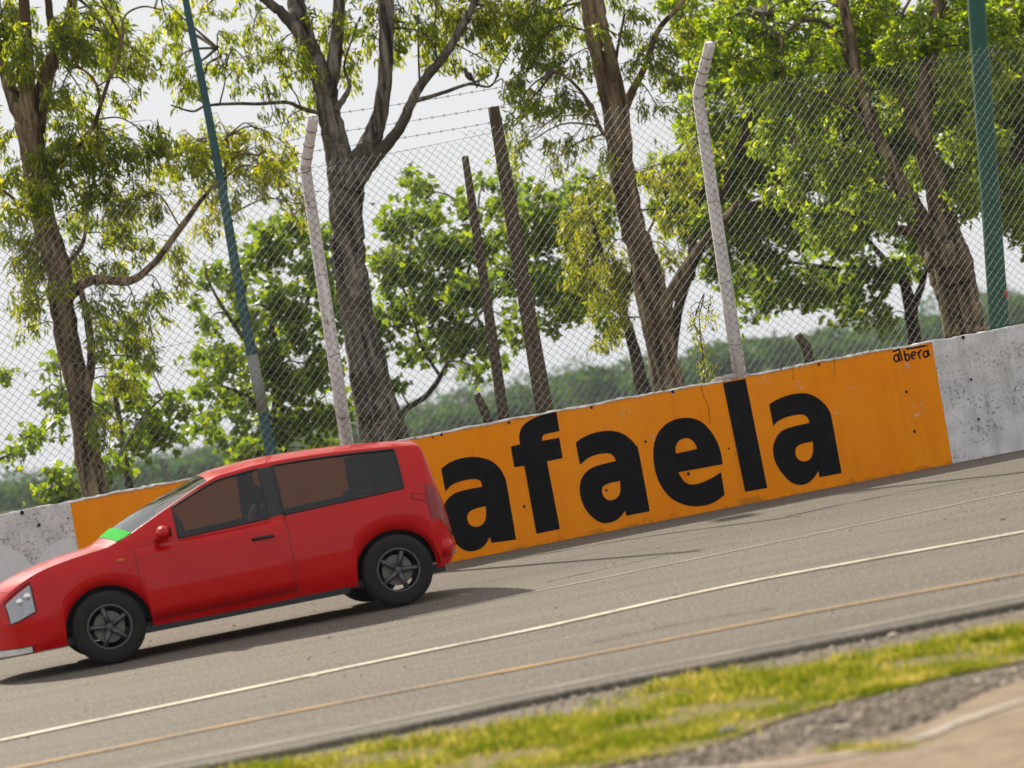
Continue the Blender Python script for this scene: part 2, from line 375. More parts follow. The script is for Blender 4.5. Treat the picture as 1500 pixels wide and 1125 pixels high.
def ribbon(name, P, width, z, mat, parent, wob=0.0, ext=(14, 16)):
    Q = extend(P, *ext) if ext else spline([A3(p[0], p[1]) for p in P], 8)
    T = np.gradient(Q, axis=0); T /= np.linalg.norm(T, axis=1)[:, None]; Nn = np.stack([-T[:, 1], T[:, 0]], 1)
    V = []
    for i in range(len(Q)):
        wv = width * (1 + rnd(-wob, wob)); off = Nn[i] * wv / 2
        V += [(*(Q[i] - off), z), (*(Q[i] + off), z)]
    return mesh(name, V, [(2 * i, 2 * i + 2, 2 * i + 3, 2 * i + 1) for i in range(len(Q) - 1)], mat, parent)
g2 = lambda *pts: [G(*p) for p in pts]
ribbon('lane_line', g2((0, 1086), (300, 1023), (600, 960), (800, 919), (1100, 853), (1500, 780)), 0.13, 0.008, M['white_line'], road, .08)
ribbon('lane_line', g2((80, 1115), (450, 1040), (800, 973), (1150, 905), (1500, 841)), 0.07, 0.008, M['yellow_line'], road, .08)
ribbon('lane_line', g2((780, 868), (1000, 823), (1250, 771), (1500, 718)), 0.09, 0.004, M['faint_line'], road, .2, (1, 12))
ribbon('edge_strip', g2((270, 1115), (540, 1063), (800, 1009), (1150, 941), (1500, 873)), 0.10, 0.004, M['dust'], road, .3)
ribbon('tar_seam', g2((690, 830), (800, 811), (963, 784), (1173, 756)), 0.06, 0.004, M['seam'], road, .6, None)
ribbon('tar_seam', g2((800, 853), (960, 817), (1080, 795)), 0.03, 0.004, M['seam'], road, .6, None)
ribbon('tar_seam', g2((1150, 757), (1290, 728), (1500, 690)), 0.05, 0.004, M['seam'], road, .7, None)
ribbon('tar_seam', g2((860, 944), (1000, 913), (1140, 890)), 0.022, 0.0125, M['seam'], road, .7, None)

# verge: turf strip, sandy path, pale concrete strip
turf_far = [A3(p[0], p[1]) for p in g2((300, 1128), (560, 1083), (760, 1052), (1000, 990), (1250, 955), (1500, 912))]
turf_near = [A3(p[0], p[1]) for p in g2((700, 1180), (880, 1112), (1040, 1080), (1150, 1040), (1300, 1000), (1420, 972), (1500, 958))]
tf = extend(turf_far, 5, 7); tn = extend(turf_near, 5, 7)
big_sheet('turf_ground', [tuple(p) for p in tn] + [tuple(p) for p in tf[::-1]], -0.030, M['turf'])
sn = g2((1010, 1125), (1150, 1096), (1290, 1070), (1370, 1042), (1430, 1010), (1500, 985))
sn = extend(sn, 3, 5)
big_sheet('sandy_path', [tuple(p) for p in sn[::-1]] + [(-6, 5.5), (12, 5.5)], -0.026, M['sand'])
tag(ribbon('concrete_edging', g2((1000, 1122), (1167, 1108), (1327, 1077), (1400, 1050), (1483, 1022), (1540, 1008)), 0.07, -0.020, M['paleconcrete'], None, .3, (2, 3)), kind='structure')

# far wood (one mass nobody could count) built as leaf-clump faces on many crowns
def leaf_cloud(P, A, L, Wd, tmpl, tris, curl=0.15):
    """P points, A unit axes, L lengths, Wd widths -> V, F"""
    n = len(P); r = RNG.normal(size=(n, 3)); B = np.cross(A, r); B /= np.linalg.norm(B, axis=1)[:, None] + 1e-9; C = np.cross(A, B)
    t = np.asarray(tmpl, float); k = len(t)
    V = P[:, None, :] + A[:, None, :] * (t[None, :, 0:1] * L[:, None, None]) + B[:, None, :] * (t[None, :, 1:2] * Wd[:, None, None]) + C[:, None, :] * (t[None, :, 2:3] * curl * L[:, None, None])
    F = np.asarray(tris)[None] + (np.arange(n) * k)[:, None, None]
    return V.reshape(-1, 3), F.reshape(-1, np.asarray(tris).shape[1])
T_NARROW = [(0, 0, 0), (.42, -.5, .5), (.42, .5, .5), (1, 0, -.8)]; F_NARROW = [(0, 1, 3), (0, 3, 2)]
T_BROAD = [(0, 0, 0), (.08, -.42, .3), (.45, -.56, .5), (.55, -.28, .1), (1, 0, -.6), (.55, .28, .1), (.45, .56, .5), (.08, .42, .3)]
F_BROAD = [(0, 1, 2), (0, 2, 3), (0, 3, 4), (0, 4, 5), (0, 5, 6), (0, 6, 7)]
def unit(v): return v / (np.linalg.norm(v, axis=-1, keepdims=True) + 1e-9)
Pf, Lf = [], []
for row, (Y0, hh, step) in enumerate(((430, 4.4, 5.0), (520, 5.8, 6.0), (640, 8.4, 8.0))):
    x = -190.0 - row * 30
    while x < 200 + row * 30:
        hgt = hh * rnd(0.62, 1.12) * (1 + 0.16 * math.sin(x * .045 + row)); rad = step * rnd(.6, 1.0); y = Y0 + rnd(-12, 12)
        nn = 420
        d = unit(RNG.normal(size=(nn, 3))); rr = RNG.uniform(.55, 1, nn)[:, None] ** .5
        p = d * rr * A3(rad, rad, hgt * .52) * (1 + .18 * np.sin(d[:, :1] * 7 + x) * np.cos(d[:, 2:] * 6)) + A3(x, y, hgt * .5)
        p = p[p[:, 2] > -0.3]
        Pf.append(p); Lf.append(RNG.uniform(.5, 1.15, len(p))); x += step * rnd(.55, 1.1)
Pf = np.vstack(Pf); Lf = np.concatenate(Lf)
Vf, Ff = leaf_cloud(Pf, unit(RNG.normal(size=Pf.shape)), Lf, Lf * .8, T_NARROW, F_NARROW)
tag(big_mesh('distant_wood', Vf, Ff, M['far']), 'hazy green wood along the horizon beyond the fence', 'trees', None, 'stuff')
hz = NT('haze_air'); pv = hz.n('ShaderNodeVolumePrincipled'); pv.inputs['Color'].default_value = (0.80, 0.88, 1.0, 1); pv.inputs['Density'].default_value = 0.00018
hz.l(pv.outputs[0], hz.out.inputs['Volume'])
hb = MB().box((0, 1080, 12.4), (3400, 3000, 27.2)); tag(hb.build('haze', hz.m), 'thin pale haze over the far field', 'haze', None, 'stuff')

# ------------------------------------------------------------------ the barrier wall
U0, U1, WT, WH = -9.5, 14.0, 0.20, 1.312
wall = thing('barrier_wall', 'long concrete track barrier painted orange with huge black lettering between weathered white ends', 'wall', (WA[0], WA[1], 0), None, math.atan2(WE[1], WE[0]))
uo0, _ = WUV(106, 770); uo1, _ = WUV(1380, 590)
nu = int((U1 - U0) / .05); us = np.linspace(U0, U1, nu + 1)
zt = WH + np.convolve(RNG.normal(0, .010, nu + 1), np.ones(5) / 5, 'same') + .006 * np.sin(us * 1.7)
V = []; F = []
for u, z in zip(us, zt):
    ch = max(0.006, .012 + rnd(-.008, .012))
    V += [(u, 0, -.1), (u, 0, .45), (u, 0, z - ch), (u, ch, z), (u, WT - ch, z + rnd(-.004, .004)), (u, WT, z - ch), (u, WT, -.1)]
for i in range(nu):
    for k in range(6): F.append((i * 7 + k, (i + 1) * 7 + k, (i + 1) * 7 + k + 1, i * 7 + k + 1))
F += [tuple(range(7))[::-1], tuple(range(nu * 7, nu * 7 + 7))]
mesh('wall_body', V, F, M['wallwhite'], wall)
# orange painted panel: a 3 mm coat with slightly ragged ends
zs = np.linspace(0, 1, 28); V = []; F = []
iu = np.where((us > uo0) & (us < uo1))[0]
cols = [uo0] + list(us[iu]) + [uo1]; zc = [np.interp(u, us, zt) for u in cols]
ej0 = np.cumsum(RNG.normal(0, .003, 28)); ej1 = np.cumsum(RNG.normal(0, .003, 28))
u0t, _ = WUV(99, 736); u1t, z1t = WUV(1366, 500); u1b, _ = WUV(1395, 679)
for ci, (u, zz) in enumerate(zip(cols, zc)):
    top = zz - .014 - abs(rnd(0, .008))
    for k, s in enumerate(zs):
        uu = u
        if ci == 0: uu = u + ej0[k]
        if ci == len(cols) - 1: uu = u1b + (u1t - u1b) * s + ej1[k] * .6
        V.append((uu, -.003, -.02 + (top + .02) * s))
nz = len(zs)
for i in range(len(cols) - 1):
    for k in range(nz - 1): F.append((i * nz + k, (i + 1) * nz + k, (i + 1) * nz + k + 1, i * nz + k + 1))
panel = mesh('orange_panel', V, F, M['orange'], wall); tag(panel, 'orange painted stretch of the wall')

def outline(pts, scale, ox, oy, n=7):
    """traced outline: ('c', x, y) is a corner, (x, y) a smooth point -> list of (u, z)"""
    P = [(p[-2] * scale + ox, p[-1] * scale + oy, len(p) == 3) for p in pts]
    k0 = next((i for i, p in enumerate(P) if p[2]), None)
    if k0 is None: 
        loop = [A3(*WUV(p[0], p[1])) for p in P]; N = len(loop); out = []
        ext = np.array([loop[-2], loop[-1]] + loop + [loop[0], loop[1]]); s_ = spline(ext, n); return s_[2 * n:(2 + N) * n]
    P = P[k0:] + P[:k0] + [P[k0]]; out = []; run = [P[0]]
    for p in P[1:]:
        run.append(p)
        if p[2]:
            q = [A3(*WUV(a[0], a[1])) for a in run]
            s_ = spline(q, n) if len(q) > 2 else np.array([q[0], q[1]])
            out += list(s_[:-1]); run = [p]
    return np.array(out)
def letter_mesh(loops, name, parent, d=-0.006, mat=None, label=None):
    cu = bpy.data.curves.new('t', 'CURVE'); cu.dimensions = '2D'; cu.fill_mode = 'FRONT'
    for L in loops:
        sp = cu.splines.new('POLY'); sp.points.add(len(L) - 1); sp.use_cyclic_u = True
        for pt, q in zip(sp.points, L): pt.co = (q[0], q[1], 0, 1)
    ob = bpy.data.objects.new('t', cu); COL.objects.link(ob)
    dg = bpy.context.evaluated_depsgraph_get(); me = bpy.data.meshes.new_from_object(ob.evaluated_get(dg))
    bpy.data.objects.remove(ob); bpy.data.curves.remove(cu)
    for v in me.vertices: v.co = (v.co.x, d, v.co.y)
    me.name = name; me.materials.clear()
    bm = bmesh.new(); bm.from_mesh(me)
    bmesh.ops.recalc_face_normals(bm, faces=bm.faces)
    if sum(f.normal.y * f.calc_area() for f in bm.faces) > 0: bmesh.ops.reverse_faces(bm, faces=bm.faces)
    bm.to_mesh(me); bm.free()
    o = link(name, me, mat or M['letter'], parent)
    if label: o['label'] = label
    return o
c = 'c'
S1, S2, S3 = (300 / 1298, 560, 580), (260 / 1170, 820, 540), (220 / 1179, 1040, 540)
a1 = ([(c, 372, 462), (420, 425), (480, 400), (550, 387), (620, 390), (690, 412), (745, 460), (775, 515), (790, 570), (c, 848, 910), (c, 692, 931), (c, 680, 893), (660, 930), (625, 965), (575, 983), (525, 978), (470, 940), (420, 870), (392, 800), (385, 740), (392, 690), (420, 645), (470, 612), (540, 592), (c, 632, 575), (625, 545), (605, 530), (570, 527), (520, 535), (470, 550), (430, 572), (c, 400, 607)],
      [(c, 655, 700), (610, 708), (565, 725), (542, 750), (538, 780), (550, 810), (575, 826), (605, 828), (635, 812), (652, 785), (657, 750)])
f1 = ([(c, 1103, 100), (1020, 118), (960, 140), (905, 175), (878, 210), (866, 260), (c, 873, 306), (c, 813, 320), (c, 836, 452), (c, 899, 443), (c, 976, 873), (c, 1125, 843), (c, 1043, 414), (c, 1143, 394), (c, 1121, 264), (c, 1012, 284), (1013, 265), (1022, 248), (1040, 240), (c, 1122, 222)],)
a2 = ([(c, 104, 486), (150, 455), (210, 428), (280, 412), (345, 410), (405, 425), (460, 460), (500, 505), (520, 550), (c, 593, 940), (c, 437, 970), (c, 430, 935), (405, 970), (370, 1000), (320, 1016), (270, 1014), (215, 980), (165, 920), (138, 850), (130, 790), (140, 730), (170, 685), (215, 652), (280, 630), (c, 370, 608), (355, 580), (335, 562), (300, 558), (250, 565), (200, 582), (165, 605), (c, 132, 635)],
      [(c, 397, 740), (345, 750), (295, 768), (278, 795), (283, 830), (300, 855), (328, 868), (362, 860), (385, 840), (398, 805)])
e2 = ([(c, 1073, 630), (1062, 560), (1040, 490), (1000, 420), (945, 360), (890, 332), (830, 324), (760, 335), (700, 365), (650, 420), (622, 490), (615, 570), (625, 660), (650, 740), (695, 815), (750, 865), (815, 895), (880, 907), (950, 902), (1020, 880), (c, 1086, 832), (c, 1062, 682), (1010, 715), (950, 745), (900, 760), (855, 762), (815, 738), (c, 780, 683)],
      [(c, 905, 528), (890, 495), (865, 468), (830, 458), (790, 472), (768, 500), (762, 530), (c, 766, 560)])
l3 = ([(c, 100, 112), (c, 277, 80), (c, 449, 936), (c, 275, 967)],)
a3 = ([(c, 463, 280), (530, 240), (620, 207), (710, 193), (780, 200), (850, 235), (910, 290), (945, 350), (958, 410), (c, 1033, 820), (c, 858, 852), (c, 850, 803), (820, 850), (780, 890), (735, 910), (680, 910), (620, 880), (560, 815), (515, 740), (495, 670), (497, 600), (525, 530), (570, 485), (640, 458), (c, 778, 425), (770, 395), (745, 368), (705, 360), (640, 370), (580, 388), (530, 415), (c, 495, 452)],
      [(c, 805, 572), (740, 585), (690, 605), (670, 640), (675, 685), (700, 717), (740, 728), (780, 712), (802, 675), (808, 620)])
r1 = ([(c, -245, 398), (-100, 368), (20, 342), (100, 335), (160, 345), (215, 380), (255, 440), (272, 510), (268, 590), (255, 645), (c, 235, 690), (280, 750), (340, 830), (390, 910), (c, 428, 985), (c, 250, 1018), (180, 905), (110, 815), (50, 785), (c, -22, 795), (c, 23, 1062), (c, -130, 1092)],
      [(c, -78, 520), (0, 500), (60, 489), (105, 502), (122, 555), (116, 612), (85, 640), (20, 652), (c, -52, 668)])
for nm, sh, S in (('R', r1, S1), ('a', a1, S1), ('f', f1, S1), ('a', a2, S2), ('e', e2, S2), ('l', l3, S3), ('a', a3, S3)):
    letter_mesh([outline(L, *S) for L in sh], 'letter', panel, label=f'huge black letter {nm}')
# painter's signature, brushed strokes
def stroke(pts, wd=2.6):
    q = spline([A3(*WUV(p[0] * .08 + 1280, p[1] * .08 + 480)) for p in pts], 5) if len(pts) > 2 else np.array([A3(*WUV(p[0] * .08 + 1280, p[1] * .08 + 480)) for p in pts])
    hw = wd / 145 / 2; T = np.gradient(q, axis=0); T /= np.linalg.norm(T, axis=1)[:, None] + 1e-9; Nn = np.stack([-T[:, 1], T[:, 0]], 1)
    V = []; 
    for i in range(len(q)):
        a, b = q[i] - Nn[i] * hw, q[i] + Nn[i] * hw; V += [(a[0], 0, a[1]), (b[0], 0, b[1])]
    return V, [(2 * i, 2 * i + 2, 2 * i + 3, 2 * i + 1) for i in range(len(q) - 1)]
def ell(cx, cy, rx, ry, a0=0, a1=360): return [(cx + rx * math.cos(math.radians(a)), cy + ry * math.sin(math.radians(a))) for a in np.linspace(a0, a1, 13)]
sg = MB(); kk = 0
for s_ in ([(c_x, c_y) for c_x, c_y in ((345, 438), (395, 425), (450, 392))], ell(410, 560, 42, 62), [(445, 470), (462, 560), (478, 622)], [(452, 378), (490, 500), (518, 605)],
           [(548, 415), (566, 510), (588, 602)], ell(612, 545, 40, 56), [(588, 392), (790, 358), (950, 330)], [(690, 518), (762, 492)], ell(726, 505, 42, 62, -20, -300),
           [(800, 440), (822, 510), (848, 572)], [(815, 480), (838, 430), (872, 412)], ell(945, 485, 40, 56), [(985, 400), (998, 470), (1018, 522)], [(972, 320), (985, 340)]):
    V, F = stroke(s_); kk += 1
    sg.add([(v[0], -.005 - .0002 * kk, v[2]) for v in V], F)
tag(sg.build('signature', M['letter'], panel), 'small black handwritten signature reading albera')
# form-tie holes
hm = bpy.data.meshes.new('tie_hole'); 
hv = [(0, 0.0, 0)] + [(math.cos(a) * .016, -.004, math.sin(a) * .016) for a in np.linspace(0, 2 * math.pi, 10, endpoint=False)]
hm.from_pydata(hv, [], [(0, 1 + (i + 1) % 10, 1 + i) for i in range(10)]); hm.update(); hm.materials.append(M['hole'])
for px, py, s_ in ((646, 636, 1), (745, 619, .9), (767.5, 742, .9), (985, 574, 1.1), (945, 647, .9), (1008, 694, 1), (888, 718, .9), (866, 597, .9), (1199, 534, .9), (1327, 574, 1), (1339, 632, 1), (1422, 556, .9), (1433, 614, .9), (1410, 493, 1.2), (32, 750, 1.2), (1067, 657, .7), (634, 641, .6), (57, 769, 1), (100, 725 + 34, .6)):
    u, z = WUV(px, py); o = bpy.data.objects.new('tie_hole', hm); COL.objects.link(o); o.parent = wall; o.location = (u, -.0095, min(z, WH - .03)); o.scale = (s_, 1, s_ * rnd(.9, 1.25))
# hairline cracks
for pts in (((1027, 563), (1030, 580), (1037, 594), (1040, 620)), ((1160, 540), (1162, 548), (1161, 557)), ((1220, 522), (1223, 540), (1221, 552)), ((560 + 62, 690 - 20), (624, 690), (628, 700))):
    P = [A3(*WUV(*p)) for p in pts]; q = spline(P, 4); V = []
    for i, s_ in enumerate(q): V += [(s_[0] - .003 * rnd(.5, 1.3), -.0045, s_[1]), (s_[0] + .003 * rnd(.5, 1.3), -.0045, s_[1])]
    mesh('crack', V, [(2 * i, 2 * i + 2, 2 * i + 3, 2 * i + 1) for i in range(len(q) - 1)], M['hole'], wall)
# two white painted arcs on the left end and cement repair where the second post stands
for cx, cy, r in ((-8, 862, .42), (112, 850, .42)):
    u, z = WUV(cx, cy); L = [A3(u + r * math.cos(a) * rnd(.98, 1.02), z + r * math.sin(a) * rnd(.98, 1.02)) for a in np.linspace(0, 2 * math.pi, 40, endpoint=False)]
    L = [A3(min(max(p[0], U0), uo0 - .012), max(p[1], 0.0)) for p in L]
    letter_mesh([L], 'white_patch', wall, -.003, M['whitepatch'])
for px, sz in ((1083, .30), (508, .22)):
    u, _ = WUV(px, 600); mb = MB().ball((u, .10, WH - .005), (sz * .75, .11, .045), 12, 8); mb.build('mortar_collar', M['cement'], wall, True)

# ------------------------------------------------------------------ chain link fence
fence = thing('chain_link_fence', 'tall chain link fence with bent white posts and barbed wire above the wall', 'fence', tuple(W(0, .1, WH)), None, math.atan2(WE[1], WE[0]))
FH = []   # measured top edge of the mesh
for px, py in ((0, 335), (160, 300), (321, 267), (560, 224), (720, 190), (1000, 142), (1250, 105), (1500, 70)):
    u, z = WUV(px, py, .03); FH.append((u, z))
FH = np.array(FH); fu, fz = FH[:, 0], FH[:, 1]
fit = np.polyfit(fu, fz, 1)
def ftop(u): return (np.interp(u, fu, fz - np.polyval(fit, fu)) * .8 + np.polyval(fit, u)) - WH      # height above the wall top
PU = 0.044; PV = 0.088; r_w = 0.0020
Vm, Fm = [], []
k = 0; base = 0
def warp(P):      # the net hangs a little unevenly
    x, z = P[:, 0], P[:, 2]
    dx = .012 * np.sin(x * 1.3 + z * 1.1) + .008 * np.sin(z * 3.1 + x * .7); dz = .010 * np.sin(x * 2.1) * np.cos(z * 1.7)
    h0 = np.exp(-(((x + 4.75) / .35) ** 2 + ((z - .5) / .35) ** 2))
    return np.stack([x + dx + .05 * h0 * np.sin(z * 23), P[:, 1] + .012 * np.sin(x * 2.3 + z * 1.9) + .03 * h0, z + dz + .04 * h0 * np.sin(x * 19)], 1)
us_f = np.arange(-6.6, 8.4, PU)
for iu_, u in enumerate(us_f):
    nz_ = int((ftop(u) + .0) / PV); z = np.arange(0, nz_ * 2 + 2) * PV / 2 + .012
    zig = np.where((np.arange(len(z)) + iu_) % 2 == 0, u - .0015, u + PU + .0015)
    P = np.stack([zig, np.zeros(len(z)) - .07, z], 1)
    P[:, 1] += np.where((np.arange(len(z)) + iu_) % 2 == 0, .003, -.003)
    P = warp(P); a, b = P[:-1], P[1:]
    T = unit(b - a); N1 = unit(np.cross(T, A3(0, 1, 0))); N2 = np.cross(T, N1)
    cs = [(1, 0), (0, 1), (-1, 0), (0, -1)]
    ring = lambda q: np.stack([q + N1 * (cx * r_w) + N2 * (cy * r_w) for cx, cy in cs], 1)
    A_, B_ = ring(a), ring(b); m_ = len(a)
    Vs = np.concatenate([A_, B_], 1).reshape(-1, 3)
    idx = (np.arange(m_) * 8)[:, None]
    Fs = np.concatenate([idx + np.array([[i, (i + 1) % 4, 4 + (i + 1) % 4, 4 + i]]) for i in range(4)], 0)
    Vm.append(Vs); Fm.append(Fs + base); base += len(Vs)
tag(big_mesh('chain_link_mesh', np.vstack(Vm), np.vstack(Fm), M['wire'], fence), None, None, None, 'stuff')
for h_ in (0.0, .52):
    P = np.array([(u, -.066, ftop(u) * (1 - h_) - .02) for u in np.linspace(-6.6, 8.4, 70)])
    V, F = tube(warp(P), .0022, 5, False); mesh('tension_wire', V, F, M['wire'], fence)
# posts with bent arms (parts of the fence)
post_arm = []
for px, py, bx, by, tx, ty, wb, wt, lab in ((509, 655, 447, 246, 456, 182, .138, .110, 'white concrete post with a rusty broken arm end'), (1083, 548, 1022, 138, 1036, 84, .142, .116, 'white concrete post with a clean rounded arm end')):
    ub, _ = WUV(px, py, .10); ut, zt_ = WUV(bx, by, .10); zt_ -= WH
    b0 = A3(ub, 0, -.03); b1 = A3(ut, 0, zt_); arm = A3(.115, -.36, .46); b2 = b1 + arm
    P = [b0, b0 * .66 + b1 * .34, b0 * .33 + b1 * .67, b1 - A3(0, 0, .03), b1 + arm * .06, b1 + arm * .5, b1 + arm * .96, b2]
    R_ = [wb / 2, wb / 2 * .97, wb / 2 * .92, wt / 2 * 1.04, wt / 2 * 1.04, wt / 2, wt / 2 * .97, wt / 2 * .86]
    V, F = tube(P, R_, 12); o = mesh('post', V, F, M['postwhite'], fence, True); tag(o, lab)
    post_arm.append((b1, arm))
    wr = MB()
    for s_ in (.22, .45, .74):
        cc = b1 + arm * s_; th = np.linspace(0, 2 * math.pi, 13); ax = unit(arm); e1 = unit(np.cross(ax, A3(1, 0, 0))); e2_ = np.cross(ax, e1)
        wr.tube([cc + (e1 * math.cos(a) + e2_ * math.sin(a)) * (wt / 2 + .004) for a in th], .0035, 4, False)
    for f_ in (.12, .34, .62, .86, .985):
        cc = b0 + (b1 - b0) * f_; rr = (wb + (wt - wb) * f_) / 2 + .004
        wr.tube([cc + A3(math.cos(a) * rr, math.sin(a) * rr, .01 * math.sin(a * 2 + f_ * 9)) for a in np.linspace(0, 2 * math.pi, 13)], .003, 4, False)
    tag(wr.build('binding_wire', M['rustwire'], o), kind='stuff')
for s_ in (.92, .55, .24):
    bw = MB(); a = post_arm[0][0] + post_arm[0][1] * s_ + A3(0, -.05, .03); b = post_arm[1][0] + post_arm[1][1] * s_ + A3(0, -.05, .03); d = b - a
    ts = np.linspace(-.62, 1.62, 60); P = [a + d * t_ - A3(0, 0, .05 * (1 - (2 * (t_ % 1.0) - 1) ** 2)) for t_ in ts]
    bw.tube(P, .0026, 5, False)
    for t_ in np.arange(-.6, 1.6, .03):
        p_ = a + d * t_ - A3(0, 0, .05 * (1 - (2 * (t_ % 1.0) - 1) ** 2))
        for sx in (1, -1): bw.tube([p_ + A3(-.012 * sx, .004, -.016), p_ + A3(.012 * sx, -.004, .016)], .0022, 3, False)
    bw.build('barbed_wire', M['rustwire'], fence)

# ------------------------------------------------------------------ poles and old posts behind the wall
def pole(name, label, cat, pts, Y, mat, sides=12, group=None, z0=0.0, bump=0.0, joint=None, parent_parts=()):
    P = [AT(x, y, Y) for x, y, _ in pts]; R_ = [w_ * Y / FPX / 2 for *_, w_ in pts]
    d = P[0] - P[1]; f = (P[0][2] - z0) / -d[2]; foot = P[0] + d * f
    base_ = A3(foot[0], foot[1], z0)
    t = thing(name, label, cat, tuple(base_), group)
    PP = [foot - base_] + [p - base_ for p in P]; RR = [R_[0] * 1.02] + R_
    q = spline(PP, 5); r = np.interp(np.linspace(0, 1, len(q)), np.linspace(0, 1, len(RR)), RR)
    V, F = tube(q, r, sides, True, bump, int(abs(P[0][0]) * 100)); mesh('shaft', V, F, mat, t, True)
    return t, base_, P
t, b_, P = pole('lamp_pole', 'slim dark teal steel pole rising behind the left trees', 'pole', ((398, 668, 17), (352, 430, 15), (318, 235, 12.5), (272, 0, 10), (250, -115, 9)), 37.0, M['teal'])
q0, q1 = AT(369, 520, 37.0) - b_, AT(386, 605, 37.0) - b_
V, F = tube([q0, q1], 16.2 * 37 / FPX / 2 + .003, 12); mesh('bare_band', V, F, M['polegrey'], t, True)
hd = AT(250, -115, 37.0) - b_; MB().box(hd + A3(.15, -.25, .05), (.35, .6, .12)).build('lamp_head', M['polegrey'], t)
V, F = tube([A3(0, 0, 0), A3(0, 0, .03)], .17, 12); mesh('base_plate', V, F, M['teal'], t)
t, b_, P = pole('lamp_pole', 'thick bright green steel pole behind the white wall end on the right', 'pole', ((1464, 478, 29), (1447, 240, 28), (1430, 0, 26), (1422, -115, 25)), 31.6, M['green'], 16)
V, F = tube([A3(0, 0, 0), A3(0, 0, .03)], .2, 12); mesh('base_plate', V, F, M['green'], t)
hd = AT(1422, -115, 31.6) - b_; MB().box(hd + A3(-.05, -.3, .05), (.4, .7, .14)).build('lamp_head', M['polegrey'], t)
MB().box(AT(1474, 430, 31.45) - b_, (.03, .012, .09)).build('sticker', plain('red_sticker', (.35, .05, .03)), t)
pole('wooden_post', 'taller thick dark wooden post standing behind the letter f', 'post', ((800, 612, 27), (770, 440, 24), (742, 270, 21), (723, 157, 17.5)), 33.2, M['wood'], 10, 'old wooden posts behind the wall', 0.0, .03)
pole('wooden_post', 'shorter thin dark wooden post left of the thick one', 'post', ((739, 618, 17), (716, 460, 15.5), (695, 320, 13), (681, 229, 10.5)), 34.6, M['wood'], 10, 'old wooden posts behind the wall', 0.0, .03)
pole('leaning_stub', 'short crooked grey stub post leaning beside the thin wooden post', 'post', ((716, 622, 14), (708, 598, 14), (698, 577, 11)), 36.0, M['wood'], 8, 'old stub posts', 0.0, .05)
pole('leaning_stub', 'short crooked brown stub post showing over the wall near the signature', 'post', ((1186, 532, 15), (1181, 508, 15), (1168, 490, 11)), 34.5, M['wood'], 8, 'old stub posts', 0.0, .05)
pole('leaning_stub', 'pale slanting stub post in front of the small tree on the left', 'post', ((247, 700, 8), (241, 686, 8), (234, 672, 7)), 40.0, M['polegrey'], 8, 'old stub posts', 0.0, .05)

